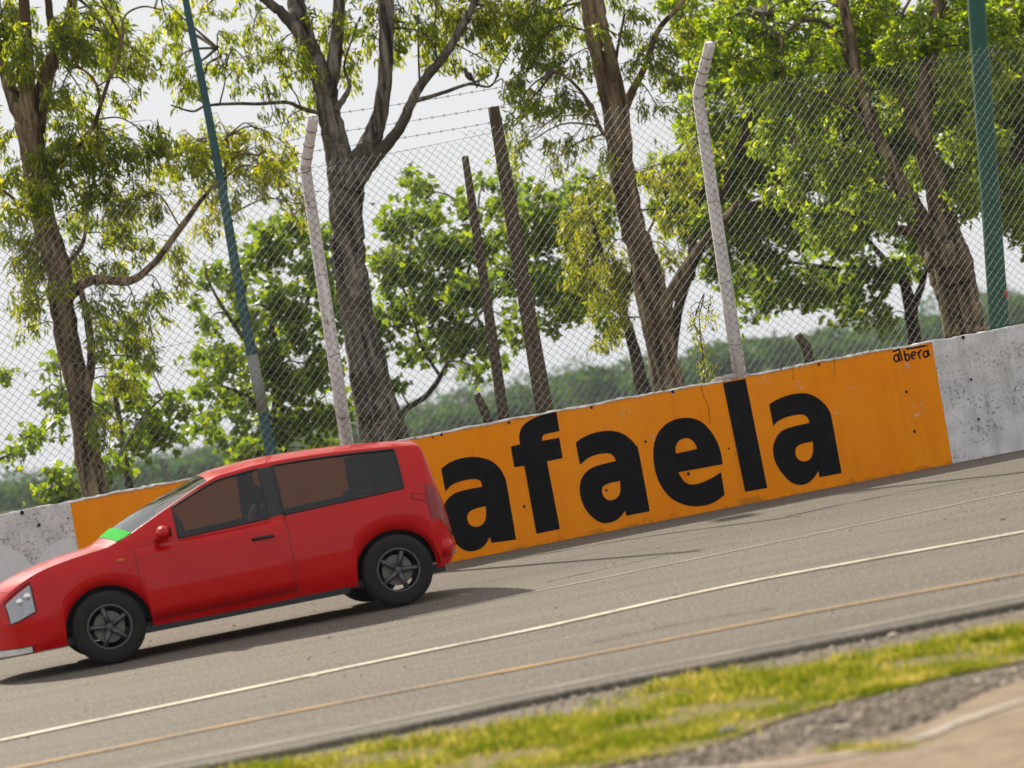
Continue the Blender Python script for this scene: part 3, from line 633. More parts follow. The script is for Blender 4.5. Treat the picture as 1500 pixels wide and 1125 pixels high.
# ------------------------------------------------------------------ trees
class Tree:
    def __init__(s, name, label, Y, trunk_px, bark_m, leaf_m, group, narrow=True):
        Y = Y + (5.0 if Y > 31 else 0); s.Y = Y; s.bark = bark_m; s.leaf = leaf_m; s.narrow = narrow; s.DN = 6.5 if not narrow else (4.4 if leaf_m is not M['dense'] else 6.0)
        P = [AT(x, y, Y) for x, y, _ in trunk_px]; R_ = [w_ * Y / FPX / 2 for *_, w_ in trunk_px]
        d = P[0] - P[1]; foot = P[0] + d * (P[0][2] + .02) / -d[2] if d[2] < -1e-3 else P[0]
        s.b = A3(foot[0], foot[1], 0)
        s.root = thing(name, label, 'tree', tuple(s.b), group)
        s.skel = []; s.tw = MB(); s.LP = []; s.LA = []; s.LL = []; s.ySp = 0.0
        s._limb([foot] + P, [R_[0] * 1.25] + R_, 'trunk', 14)
    def _limb(s, P, R_, nm, sides):
        q = spline(P, 6); r = np.interp(np.linspace(0, 1, len(q)), np.linspace(0, 1, len(R_)), R_)
        wob = RNG.normal(0, 1, (len(q), 3)) * r[:, None] * .05; q = q + wob
        V, F = tube(q - s.b, r * .92, sides, True, .032 if sides > 8 else .025, int(abs(q[0][0] * 1000)) % 9999)
        mesh(nm, V, F, s.bark, s.root, True)
        for p_, rr in zip(q, r): s.skel.append((p_, rr))
    def limb(s, px, dy=None):
        dy = dy or [0] * len(px)
        P = [AT(x, y, s.Y + d) for (x, y, _), d in zip(px, dy)]; R_ = [w_ * s.Y / FPX / 2 for *_, w_ in px]
        s._limb(P, R_, 'branch', 10 if max(R_) > .06 else 6); return s
    def spray(s, p0, p1, n, ll):
        if s.narrow and s.leaf is not M['dense']: n = int(n * 1.3)
        P = np.array([p0, (p0 + p1) / 2 + A3(0, 0, .06) + RNG.normal(0, .03, 3), p1]); s.tw.tube(P - s.b, [.006, .004, .002], 3, False)
        t_ = RNG.uniform(.25, 1.05, n)[:, None]; base = p0 + (p1 - p0) * t_ + RNG.normal(0, .045 if s.narrow else .08, (n, 3))
        if s.leaf is M['dense']: ax = unit(RNG.normal(0, .8, (n, 3)) + A3(0, 0, -.35) + unit(p1 - p0) * .35)
        elif s.narrow: ax = unit(RNG.normal(0, .55, (n, 3)) + A3(0, 0, -.8) + unit(p1 - p0) * .35)
        else: ax = unit(RNG.normal(0, .8, (n, 3)) + A3(0, 0, -.25) + unit(p1 - p0) * .3)
        s.LP.append(base); s.LA.append(ax); s.LL.append(RNG.uniform(.6, 1.25, n) * ll)
    def cluster(s, cpos, rad, nspray, nl, ll):
        sk = np.array([p for p, _ in s.skel]); i = np.argmin(((sk - cpos) ** 2).sum(1) + 0.15 * np.maximum(0, sk[:, 2] - cpos[2]) ** 2); p0 = sk[i]
        mid = (p0 + cpos) / 2 + A3(0, 0, .12) + RNG.normal(0, .06, 3); q = spline([p0, mid, cpos], 4)
        L = np.linalg.norm(cpos - p0); r0 = min(.030, .006 + .010 * L)
        s.tw.tube(q - s.b, np.linspace(r0, .006, len(q)), 5, False)
        for _ in range(nspray):
            e = cpos + unit(RNG.normal(size=3)) * rad * RNG.uniform(.15, 1) ** .5
            a = q[int(RNG.integers(len(q) // 2, len(q)))]
            sub = a + (e - a) * .55 + RNG.normal(0, .05, 3)
            s.tw.tube(np.array([a, sub]) - s.b, [.006, .004], 3, False)
            d = e - sub; L2 = np.linalg.norm(d)
            if s.narrow: d = d + A3(0, 0, -.12)
            d = unit(d) * max(.22, min(.5, L2))
            s.spray(sub, sub + d, nl, ll)
    def px_clusters(s, items, depth=.55, nl=22, ll=.13, dens=1.0, dY=0.0):
        for x, y, rx, ry, dn in items:
            sc = s.Y / FPX; area = rx * ry / 400.0; nsp = int(max(3, round(area * dn * dens * s.DN)))
            # each region is split into a few twig clusters
            k = max(1, int(round(rx * ry / 1100.0)))
            for j in range(k):
                a = rnd(0, 6.283); r_ = math.sqrt(rnd(0, 1)) if k > 1 else 0
                c_ = AT(x + rx * .75 * r_ * math.cos(a), y + ry * .75 * r_ * math.sin(a), s.Y + dY + random.gauss(0, depth))
                rr = A3(rx * sc, depth * .7, ry * sc) * (1.0 if k == 1 else max(.5, 1.0 / math.sqrt(k) * 1.35))
                s.cluster(c_, rr, max(2, nsp // k), nl, ll)
        return s
    def canopy(s, ctr, rad, k, nsp, nl, ll):
        for _ in range(k):
            d = unit(RNG.normal(size=3)) * RNG.uniform(.3, 1) ** .4
            s.cluster(np.asarray(ctr, float) + d * np.asarray(rad), A3(.55, .55, .45), nsp, nl, ll)
        return s
    def done(s):
        s.tw.V = [tuple(v) for v in s.tw.V]
        tag(mesh('twigs', s.tw.V, s.tw.F, M['twig'], s.root), kind='stuff')
        P, A_, L = np.vstack(s.LP), np.vstack(s.LA), np.concatenate(s.LL) * ((1.15 if s.leaf is M['dense'] or not s.narrow else .95) if s.Y > 31 else 1)
        if s.leaf is M['dense']: V, F = leaf_cloud(P, A_, L * .8, L * RNG.uniform(.34, .5, len(L)), T_NARROW, F_NARROW)
        elif s.narrow: V, F = leaf_cloud(P, A_, L, L * RNG.uniform(.2, .32, len(L)), T_NARROW, F_NARROW)
        else: V, F = leaf_cloud(P, A_, L, L * RNG.uniform(.75, 1.05, len(L)), T_BROAD, F_BROAD)
        tag(big_mesh('crown', V - s.b, F, s.leaf, s.root), kind='stuff'); return len(L)
GE, GP = 'eucalyptus trees behind the wall', 'broad leaved trees behind the eucalyptus row'
nl_tot = 0
# left eucalyptus
T = Tree('eucalyptus_tree', 'brown trunked eucalyptus with drooping leaves, leftmost tree by the orange end', 33.0, ((142, 735, 46), (128, 660, 42), (115, 573, 38), (94, 471, 39), (84, 387, 40), (68, 335, 39), (50, 236, 38), (40, 180, 44)), M['bark_brown'], M['euc'], GE)
T.limb(((40, 190, 30), (18, 140, 24), (4, 90, 20), (-12, 10, 17), (-30, -90, 13)), [0, .1, .3, .5, .8])
T.limb(((42, 185, 32), (40, 110, 26), (37, 50, 20), (33, -40, 16), (26, -140, 10)), [0, -.1, -.2, -.3, -.4])
T.limb(((52, 190, 32), (66, 120, 27), (84, 70, 24), (103, 25, 18), (110, -50, 14), (120, -150, 9)), [0, .1, .2, .2, .3, .4])
T.limb(((80, 78, 16), (74, 30, 13), (68, -40, 10), (72, -120, 6)), [.2, .0, -.2, -.4])
T.limb(((98, 440, 18), (122, 416, 17), (150, 409, 15), (190, 412, 13), (226, 385, 11), (264, 334, 10), (300, 287, 7), (326, 262, 4)), [0, -.1, -.2, -.3, -.4, -.4, -.4, -.4])
T.limb(((58, 262, 14), (90, 232, 11), (112, 214, 9), (136, 186, 7.5), (148, 152, 6.5), (162, 110, 5.5), (178, 66, 5), (165, 30, 4), (145, -5, 3)), [0, -.3, -.4, -.5, -.5, -.6, -.6, -.6, -.6])
T.limb(((148, 152, 6), (140, 122, 5), (122, 102, 4), (100, 92, 3.5)), [-.5, -.4, -.3, -.2])
T.limb(((118, 600, 16), (133, 540, 15), (130, 480, 12), (118, 420, 10)), [-.15, -.2, -.2, -.1])
T.limb(((178, 66, 4), (182, 25, 3.5), (208, 10, 3), (236, 14, 2)), [-.6, -.6, -.6, -.6])
T.limb(((80, 400, 9), (120, 360, 7), (128, 300, 5), (140, 250, 3)), [0, .2, .3, .4])
T.limb(((60, 320, 9), (30, 300, 7), (5, 280, 5), (-25, 270, 4)), [0, .2, .3, .4])
T.px_clusters(((55, 55, 60, 60, 1.0), (20, 20, 40, 40, 1.2), (95, 40, 30, 40, .9), (145, 30, 40, 36, .55), (150, 60, 30, 30, .6), (190, 75, 25, 28, .5), (215, 85, 16, 18, .5), (196, 135, 24, 18, .6), (243, 30, 16, 14, .35),
  (120, 75, 30, 30, .9), (85, 140, 36, 34, .8), (120, 165, 46, 22, .5), (130, 205, 60, 34, 1.2), (180, 215, 60, 38, 1.4), (110, 250, 50, 30, .9), (225, 205, 36, 24, 1.0), (60, 270, 40, 40, 1.2), (20, 260, 30, 40, .8), (12, 210, 20, 30, .5),
  (105, 320, 50, 40, .75), (160, 300, 60, 40, .75), (215, 280, 60, 40, 1.1), (60, 350, 30, 36, .9), (15, 340, 22, 30, .7)), .5, 20, .135)
T.px_clusters(((35, 430, 26, 40, 1.0), (55, 400, 24, 30, 1.0), (40, 480, 18, 24, .7), (180, 350, 50, 36, .8), (150, 440, 40, 24, .8), (180, 450, 46, 36, 1.2), (205, 500, 34, 34, 1.1), (228, 530, 16, 22, .8), (240, 430, 30, 30, .6), (250, 350, 36, 30, .6), (270, 400, 20, 18, .4), (150, 500, 24, 34, .8), (170, 540, 30, 30, .5)), .45, 20, .135)
T.px_clusters(((60, 235, 26, 40, 1.3), (85, 190, 24, 24, 1.2), (58, 300, 20, 24, .9), (30, 60, 30, 40, .9), (85, 420, 20, 24, .8), (100, 20, 24, 20, 1.0)), .15, 20, .125, 1.0, -.7)
T.px_clusters(((40, 380, 40, 40, .9), (110, 380, 40, 30, .8), (160, 390, 36, 24, .8), (20, 300, 30, 30, .8), (180, 560, 30, 30, .8), (150, 620, 30, 40, .7), (290, 230, 30, 30, .9)), .5, 20, .135)
T.canopy(T.b + A3(-.3, 1.6, 7.4), (2.2, 1.8, 1.4), 26, 6, 20, .14)
nl_tot += T.done()
# yellowing outer sprays of the same tree's neighbour on the left of the white post
T = Tree('eucalyptus_tree', 'slender yellowing eucalyptus sapling between the teal pole and the left tree', 35.5, ((404, 690, 10), (377, 545, 9), (353, 430, 8), (336, 330, 7), (330, 260, 5), (334, 200, 3)), M['bark_brown'], M['euc_yellow'], GE)
T.px_clusters(((285, 225, 50, 36, 1.1), (330, 215, 40, 40, 1.2), (370, 250, 50, 40, 1.1), (410, 260, 40, 40, 1.1), (345, 290, 60, 30, .8), (300, 270, 36, 26, .6), (375, 190, 40, 18, .5), (420, 210, 26, 24, .6), (305, 330, 40, 22, .5), (240, 240, 30, 24, .9), (440, 300, 26, 30, .9), (315, 185, 12, 30, .8)), .4, 20, .13)
nl_tot += T.done()
# centre eucalyptus
T = Tree('eucalyptus_tree', 'big pale grey eucalyptus forking into three limbs behind the left white post', 34.0, ((566, 660, 84), (548, 580, 66), (528, 490, 57), (514, 405, 53), (509, 335, 53), (507, 285, 56), (506, 250, 60)), M['bark'], M['euc'], GE)
T.limb(((508, 285, 50), (496, 232, 44), (484, 175, 39), (474, 120, 36), (462, 92, 34), (446, 55, 33), (438, 22, 31), (432, -10, 28), (415, -110, 18)), [0, 0, 0, 0, 0, .1, .1, .2, .4])
T.limb(((480, 140, 24), (488, 104, 26), (494, 46, 22), (498, 0, 20), (505, -100, 13)), [-.05, -.15, -.2, -.3, -.4])
T.limb(((452, 80, 26), (436, 46, 21), (416, 22, 18), (392, 2, 15), (345, -40, 11)), [-.1, -.2, -.2, -.3, -.5])
T.limb(((512, 275, 44), (530, 232, 38), (542, 208, 33), (556, 170, 27), (563, 118, 23), (566, 68, 24), (565, 5, 26), (560, -100, 17)), [-.1, -.15, -.15, -.2, -.2, -.2, -.2, -.2])
T.limb(((524, 262, 32), (545, 236, 24), (566, 212, 20), (588, 184, 17), (603, 150, 16), (620, 119, 15), (650, 83, 14), (675, 42, 13), (697, -2, 12), (720, -80, 8)), [-.15, -.25, -.3, -.35, -.4, -.4, -.4, -.4, -.4, -.4])
T.limb(((608, 148, 8), (632, 141, 6.5), (655, 134, 6), (688, 123, 5), (719, 126, 3.5), (734, 95, 2.8), (748, 74, 2)), [-.4, -.45, -.5, -.5, -.5, -.5, -.5])
T.limb(((688, 123, 4), (706, 116, 3), (722, 108, 2)), [-.5, -.5, -.5])
T.limb(((466, 166, 8), (440, 158, 6.5), (420, 150, 6), (380, 152, 5.5), (340, 152, 5), (302, 155, 4.5), (282, 163, 3.5), (250, 154, 2.5)), [-.1, -.2, -.3, -.35, -.4, -.4, -.4, -.4])
T.limb(((492, 160, 12), (503, 145, 10), (512, 124, 7), (504, 98, 4), (514, 62, 3.2), (527, 25, 2.5)), [-.2, -.25, -.3, -.3, -.3, -.3])
T.limb(((322, 152, 3), (330, 110, 2.5), (318, 70, 2)), [-.4, -.4, -.4])
T.limb(((440, 156, 3), (434, 140, 2.5), (420, 118, 2.2), (412, 100, 1.8)), [-.2, -.3, -.4, -.4])
T.limb(((615, 128, 4), (613, 80, 3.2), (612, 20, 2.5)), [-.4, -.4, -.4])
T.limb(((640, 92, 4), (637, 50, 3.2), (640, -10, 2.5)), [-.4, -.35, -.3])
T.px_clusters(((335, 50, 28, 30, .55), (370, 45, 40, 36, .5), (330, 95, 28, 26, .5), (360, 90, 40, 26, .5), (402, 70, 30, 16, 1.1), (415, 95, 26, 20, .6), (436, 75, 22, 26, 1.6), (452, 95, 14, 14, 1.2), (385, 125, 30, 20, .3), (350, 125, 24, 16, .3),
   (400, 165, 30, 18, .3), (420, 175, 24, 16, .5), (555, 8, 26, 18, 1.0), (535, 40, 14, 20, .4), (515, 90, 10, 16, .4), (590, 20, 26, 26, .8), (620, 40, 30, 36, .9), (650, 25, 30, 30, 1.0), (630, 80, 30, 20, .4), (665, 90, 14, 14, .3),
   (690, 30, 40, 34, 1.3), (730, 45, 40, 40, 1.5), (715, 90, 30, 26, .8), (500, 20, 16, 16, .6), (735, 130, 20, 14, .6)), .45, 19, .12)
T.canopy(T.b + A3(-.2, 1.6, 7.6), (2.4, 1.8, 1.4), 28, 6, 20, .14)
nl_tot += T.done()
# right-of-centre eucalyptus
T = Tree('eucalyptus_tree', 'dark fissured eucalyptus leaning left behind the letter e', 33.2, ((981, 580, 52), (970, 520, 48), (962, 450, 50), (948, 395, 46), (927, 333, 40), (917, 280, 40), (909, 236, 41), (900, 152, 43), (876, 51, 40), (868, 0, 38), (850, -100, 24)), M['bark_brown'], M['euc'], GE)
T.limb(((966, 480, 22), (980, 436, 20), (1000, 396, 15), (1030, 354, 11), (1062, 318, 10), (1085, 290, 6)), [0, -.1, -.1, -.2, -.3, -.3])
T.limb(((914, 160, 18), (928, 130, 13), (946, 95, 10), (964, 45, 9), (1000, 2, 8), (1040, -60, 5)), [0, -.2, -.3, -.3, -.3, -.3])
T.limb(((905, 200, 9), (884, 196, 7), (864, 152, 6), (836, 118, 5), (812, 104, 4)), [0, -.3, -.4, -.5, -.5])
T.limb(((897, 120, 6), (905, 70, 5), (915, 20, 4)), [-.3, -.4, -.4])
T.limb(((965, 560, 13), (950, 500, 12), (936, 440, 10), (928, 410, 8)), [-.35, -.35, -.3, -.2])
T.px_clusters(((760, 20, 40, 30, 1.3), (775, 65, 44, 36, 1.1), (805, 40, 40, 40, 1.0), (820, 95, 40, 36, .9), (760, 115, 36, 30, .8), (790, 150, 40, 36, .9), (835, 150, 30, 36, .9), (750, 170, 24, 22, .5), (780, 200, 36, 26, .5), (740, 195, 16, 24, .5), (840, 205, 34, 30, .7), (870, 50, 20, 40, .5),
   (925, 30, 36, 36, .7), (960, 70, 36, 40, .9), (930, 90, 26, 30, .5), (985, 110, 36, 30, .9), (960, 150, 30, 24, .6), (1000, 40, 30, 36, .7), (870, 110, 16, 30, .5), (895, 225, 14, 16, .6), (752, 225, 20, 20, .35), (800, 245, 26, 20, .35)), .5, 20, .125)
T.canopy(T.b + A3(-1.0, 1.6, 7.5), (2.0, 1.6, 1.3), 22, 6, 20, .14)
nl_tot += T.done()
T = Tree('eucalyptus_tree', 'thin dark yellow leaved tree just left of the fissured eucalyptus', 35.4, ((944, 585, 25), (934, 530, 20), (920, 480, 16), (908, 450, 13), (890, 400, 10), (872, 340, 7), (862, 290, 4)), M['bark_dark'], M['euc_yellow'], GE)
T.limb(((905, 445, 8), (925, 400, 6), (950, 340, 5), (975, 290, 3)), [0, .2, .3, .4])
T.px_clusters(((840, 320, 30, 36, 1.3), (865, 350, 36, 40, 1.6), (850, 400, 36, 36, 1.5), (885, 430, 34, 30, 1.4), (890, 380, 30, 34, 1.3), (870, 280, 30, 30, .9), (905, 465, 20, 20, 1.2), (890, 490, 20, 18, 1.0), (870, 500, 18, 14, .8), (930, 360, 26, 30, .8), (985, 320, 30, 34, .9), (1000, 260, 36, 36, 1.0), (985, 370, 26, 30, .8), (960, 250, 26, 30, .8), (1020, 210, 30, 30, .9), (825, 370, 20, 30, .8)), .4, 22, .12)
nl_tot += T.done()
# right eucalyptus
T = Tree('eucalyptus_tree', 'massive twin limbed tree behind the white wall end, left of the green pole', 33.4, ((1420, 505, 68), (1411, 470, 64), (1400, 420, 68), (1387, 378, 76), (1376, 345, 70)), M['bark_brown'], M['dense'], GE)
T.limb(((1384, 380, 52), (1350, 330, 40), (1322, 280, 34), (1295, 225, 27), (1270, 172, 24), (1254, 115, 21), (1246, 60, 19), (1234, 0, 17), (1215, -100, 11)), [0, -.1, -.2, -.2, -.2, -.1, 0, .1, .2])
T.limb(((1396, 385, 56), (1384, 330, 44), (1370, 270, 36), (1356, 222, 30), (1352, 170, 30), (1358, 120, 28), (1366, 60, 26), (1374, 0, 22), (1385, -100, 13)), [0, 0, -.1, -.1, -.1, 0, 0, .1, .2])
T.limb(((1360, 225, 20), (1338, 187, 16), (1328, 160, 11), (1318, 130, 7)), [-.15, -.2, -.3, -.3])
T.limb(((1352, 335, 18), (1325, 338, 15), (1306, 334, 9)), [-.2, -.4, -.5])
T.limb(((1389, 498, 12), (1383, 455, 10), (1377, 420, 8), (1370, 395, 5)), [-.4, -.42, -.4, -.3])
T.limb(((1252, 110, 9), (1215, 40, 7), (1180, 30, 6), (1150, 50, 4), (1143, 85, 3.5), (1152, 120, 3)), [-.1, -.3, -.4, -.5, -.5, -.5])
T.limb(((1280, 190, 8), (1230, 150, 6), (1170, 130, 4)), [-.2, -.5, -.7])
T.px_clusters(((1090, 40, 50, 40, 1.0), (1150, 30, 50, 36, 1.2), (1080, 110, 40, 36, 1.0), (1130, 110, 40, 40, 1.2), (1200, 60, 44, 40, 1.3), (1250, 40, 40, 40, 1.3), (1300, 30, 50, 40, 1.4), (1180, 140, 50, 40, 1.2), (1235, 120, 40, 36, 1.0), (1290, 90, 40, 40, 1.2), (1350, 40, 40, 40, 1.4), (1410, 40, 40, 50, 1.3), (1460, 30, 40, 40, 1.2), (1180, 190, 50, 36, 1.3), (1130, 200, 40, 40, 1.1), (1230, 230, 50, 40, 1.2), (1180, 260, 50, 36, 1.2), (1290, 160, 30, 30, .8), (1320, 100, 36, 40, 1.0), (1390, 100, 30, 36, .9), (1250, 290, 44, 36, 1.2), (1200, 320, 50, 30, 1.1), (1300, 300, 36, 40, 1.0), (1330, 250, 30, 36, .8), (1420, 280, 40, 36, 1.1), (1400, 310, 26, 30, .7), (1395, 200, 24, 40, .8), (1480, 80, 40, 40, 1.2), (1430, 190, 40, 40, 1.0)), .6, 23, .115)
T.canopy(T.b + A3(-.8, 1.6, 7.5), (2.8, 2.0, 1.4), 34, 6, 20, .14)
nl_tot += T.done()
# dense tree far right
T = Tree('shade_tree', 'dense dark tree filling the right edge beyond the green pole', 38.5, ((1580, 470, 60), (1565, 380, 52), (1550, 280, 46), (1530, 180, 38), (1520, 80, 30), (1515, -20, 20)), M['bark_dark'], M['dense'], GP)
T.limb(((1550, 290, 26), (1500, 230, 18), (1440, 170, 12), (1380, 120, 7)), [0, .1, .3, .5])
T.limb(((1545, 260, 26), (1480, 160, 18), (1400, 70, 12), (1300, 20, 7)), [0, .3, .6, .9])
T.limb(((1560, 350, 18), (1510, 330, 12), (1450, 300, 7)), [0, -.2, -.3])
T.px_clusters(((1470, 200, 50, 50, 1.3), (1490, 280, 40, 40, 1.3), (1480, 330, 40, 26, 1.0), (1440, 240, 44, 40, 1.2), (1490, 130, 40, 40, 1.4), (1430, 130, 44, 44, 1.4), (1370, 160, 40, 44, 1.3), (1310, 200, 50, 40, 1.2), (1340, 70, 50, 44, 1.5), (1420, 30, 50, 40, 1.5), (1490, 30, 40, 40, 1.4), (1260, 90, 50, 44, 1.3), (1290, 260, 40, 36, 1.1), (1370, 240, 30, 30, .9), (1550, 200, 60, 80, 1.2), (1540, 340, 50, 50, 1.0), (1560, 60, 60, 60, 1.2)), .9, 26, .13)
T.canopy(T.b + A3(-.5, .9, 8.0), (3.0, 2.4, 1.6), 26, 6, 22, .15)
T.px_clusters([(x + rnd(-18, 18), y + rnd(-18, 18), 44, 40, rnd(.6, 1.25)) for x in range(1270, 1540, 52) for y in range(0, 300, 50)], 1.2, 26, .14, 1.0, 1.5)
nl_tot += T.done()
# tree behind, between the second white post and the big right tree
T = Tree('shade_tree', 'leafy green tree spreading behind the right white post', 39.5, ((985, 640, 20), (982, 560, 19), (996, 440, 16), (1045, 320, 14), (1090, 200, 12), (1110, 100, 9), (1118, 20, 6)), M['bark_dark'], M['dense'], GP)
T.limb(((1010, 410, 16), (1020, 300, 12), (1030, 220, 8), (1010, 150, 5)), [0, .2, .4, .5])
T.limb(((1045, 320, 18), (1140, 290, 12), (1240, 260, 8)), [0, .2, .4])
del_ = T.skel; 
T.px_clusters(((1030, 150, 44, 50, .9), (1050, 230, 44, 44, 1.1), (1100, 260, 44, 44, 1.2), (1040, 320, 40, 36, 1.1), (1090, 330, 44, 36, 1.3), (1150, 310, 50, 40, 1.3), (1140, 220, 50, 44, 1.2), (1060, 70, 40, 44, .8), (1110, 150, 40, 40, 1.0), (1210, 300, 50, 40, 1.2), (1260, 330, 40, 30, 1.2), (1050, 380, 44, 30, 1.2), (1200, 200, 44, 44, 1.0), (1010, 30, 36, 36, .6), (1120, 370, 50, 26, 1.2)), .7, 24, .13)
T.px_clusters([(x + rnd(-18, 18), y + rnd(-18, 18), 44, 40, rnd(.5, 1.2)) for x in range(1015, 1290, 52) for y in range(20, 370, 50)], 1.0, 26, .14, 1.0, 1.5)
T.px_clusters(((860, 330, 40, 40, 1.0), (905, 410, 30, 40, 1.1), (840, 410, 36, 36, 1.0), (1000, 320, 34, 40, 1.1), (965, 290, 30, 30, 1.0), (860, 260, 36, 30, .8), (890, 470, 24, 24, .9), (930, 250, 26, 26, .7)), .6, 24, .13, 1.0, 1.0)
nl_tot += T.done()
# plane trees
def plane(label, Y, trunk, limbs, cl, canopy=None, ll=.115, bk='bark_dark'):
    global nl_tot
    T = Tree('plane_tree', label, Y, trunk, M[bk], M['plane'], GP, False)
    for px, dy in limbs: T.limb(px, dy)
    T.px_clusters(cl, .8, 13, ll, 1.0)
    nl_tot += T.done()
plane('low spreading broad leaved tree whose dark trunk shows left of the big right trunk', 42.0, ((1341, 512, 24), (1336, 470, 22), (1332, 440, 22), (1322, 412, 16), (1300, 385, 11), (1270, 350, 7)),
      [(((1336, 455, 16), (1346, 430, 12), (1354, 405, 9), (1362, 370, 5)), [0, 0, 0, 0]), (((1320, 412, 10), (1270, 400, 8), (1200, 390, 6), (1130, 380, 4)), [0, -.2, -.4, -.6])],
      ((1090, 410, 44, 36, 1.2), (1140, 420, 44, 36, 1.3), (1110, 450, 30, 22, 1.1), (1190, 400, 50, 36, 1.3), (1230, 420, 40, 30, 1.1), (1280, 400, 44, 30, 1.2), (1330, 390, 36, 30, 1.0), (1260, 455, 30, 20, 1.0), (1295, 470, 26, 18, 1.0), (1240, 470, 20, 14, .6), (1340, 350, 30, 30, .9), (1190, 435, 26, 14, .7), (1215, 365, 50, 26, 1.1)))
plane('round crowned plane tree between the centre trunk and the wooden posts', 41.0, ((574, 670, 15), (590, 606, 10), (622, 582, 9), (645, 552, 8), (660, 515, 7), (672, 450, 6), (690, 380, 5), (700, 320, 3)),
      [(((645, 552, 6), (615, 500, 5), (600, 420, 4), (602, 330, 3)), [0, .1, .3, .4]), (((664, 500, 6), (720, 440, 5), (770, 380, 4), (790, 330, 3)), [0, .1, .2, .4])],
      ((602, 280, 26, 30, .9), (585, 330, 30, 34, 1.1), (625, 330, 34, 30, 1.1), (600, 390, 36, 36, 1.3), (655, 375, 40, 36, 1.3), (700, 350, 30, 36, 1.1), (640, 440, 44, 36, 1.3), (590, 460, 26, 30, 1.0), (690, 430, 40, 36, 1.3), (740, 300, 36, 36, 1.2), (770, 350, 40, 40, 1.3), (810, 320, 30, 36, 1.0), (745, 410, 36, 40, 1.3), (800, 410, 34, 40, 1.2), (650, 500, 40, 30, 1.2), (700, 500, 40, 30, 1.2), (610, 510, 30, 24, 1.0), (760, 480, 30, 28, .9), (820, 470, 30, 20, .8), (690, 540, 28, 18, .9), (735, 540, 26, 14, .6), (580, 565, 12, 10, .5), (850, 470, 20, 16, .6), (720, 270, 24, 24, .7), (840, 340, 34, 36, 1.2), (850, 410, 34, 36, 1.2), (830, 440, 30, 30, 1.1), (870, 450, 30, 30, 1.0), (560, 400, 24, 50, 1.1), (560, 480, 24, 40, 1.0), (680, 300, 24, 24, .7), (780, 290, 30, 26, .8), (840, 290, 34, 30, .9), (890, 310, 30, 30, .9)))
plane('wide plane tree behind the teal pole and left white post', 43.0, ((415, 720, 24), (410, 640, 22), (405, 560, 18), (400, 480, 13), (395, 400, 9), (392, 340, 5)),
      [(((405, 560, 12), (360, 500, 8), (320, 440, 5), (300, 400, 3)), [0, -.2, -.3, -.3]), (((404, 540, 12), (440, 470, 9), (460, 400, 6), (455, 340, 3)), [0, .2, .2, .2]), (((408, 620, 10), (360, 580, 7), (310, 560, 4)), [0, -.3, -.5])],
      ((305, 405, 26, 18, 1.1), (340, 420, 30, 30, 1.2), (380, 380, 40, 34, 1.2), (430, 345, 40, 30, 1.1), (455, 400, 34, 36, 1.3), (410, 430, 40, 34, 1.3), (360, 470, 34, 30, 1.1), (300, 480, 24, 18, .8), (290, 535, 24, 22, .9), (330, 530, 36, 30, 1.1), (380, 520, 40, 34, 1.2), (440, 480, 40, 36, 1.3), (470, 540, 36, 36, 1.3), (420, 560, 40, 34, 1.2), (360, 580, 40, 30, 1.1), (320, 600, 26, 20, .8), (450, 610, 40, 34, 1.3), (400, 625, 40, 26, 1.2), (350, 630, 20, 16, .7), (490, 480, 24, 30, 1.1), (500, 600, 24, 30, 1.1), (470, 655, 40, 14, 1.0), (370, 665, 30, 14, .9), (280, 440, 12, 10, .5), (310, 570, 26, 24, .9), (300, 630, 24, 24, .8), (340, 660, 30, 18, 1.0), (400, 350, 40, 24, 1.0), (480, 350, 30, 36, 1.1), (480, 430, 30, 36, 1.2)))
plane('thin young tree with sparse leaves beside the left eucalyptus trunk', 36.5, ((190, 715, 13), (183, 670, 11), (174, 610, 9), (166, 560, 7), (160, 520, 4)),
      [(((180, 650, 5), (210, 610, 4), (240, 580, 3)), [0, -.2, -.3]), (((176, 620, 4), (140, 590, 3), (90, 570, 2)), [0, -.1, -.2])],
      ((75, 590, 26, 30, .7), (70, 625, 22, 16, .6), (150, 600, 24, 26, .7), (200, 580, 34, 30, .7), (215, 620, 34, 26, .9), (245, 590, 20, 24, .6), (235, 650, 26, 18, .8), (190, 650, 26, 24, .8), (265, 640, 14, 20, .7), (170, 690, 18, 12, .8), (70, 530, 20, 22, .4), (200, 540, 26, 20, .5), (280, 600, 14, 14, .4)), None, .12)
plane('sparse small tree reaching in from the left edge low over the white wall', 37.5, ((-70, 765, 16), (-66, 720, 13), (-50, 690, 9), (-20, 680, 6), (15, 665, 4), (40, 645, 2)),
      [(((-50, 690, 8), (-60, 620, 6), (-80, 560, 4)), [0, .1, .2])],
      ((30, 640, 28, 14, .8), (20, 665, 20, 12, .6), (45, 655, 16, 12, .6), (8, 555, 12, 8, .5), (-60, 560, 40, 40, .8), (-80, 630, 40, 40, .8), (-20, 600, 20, 20, .5)), None, .10)
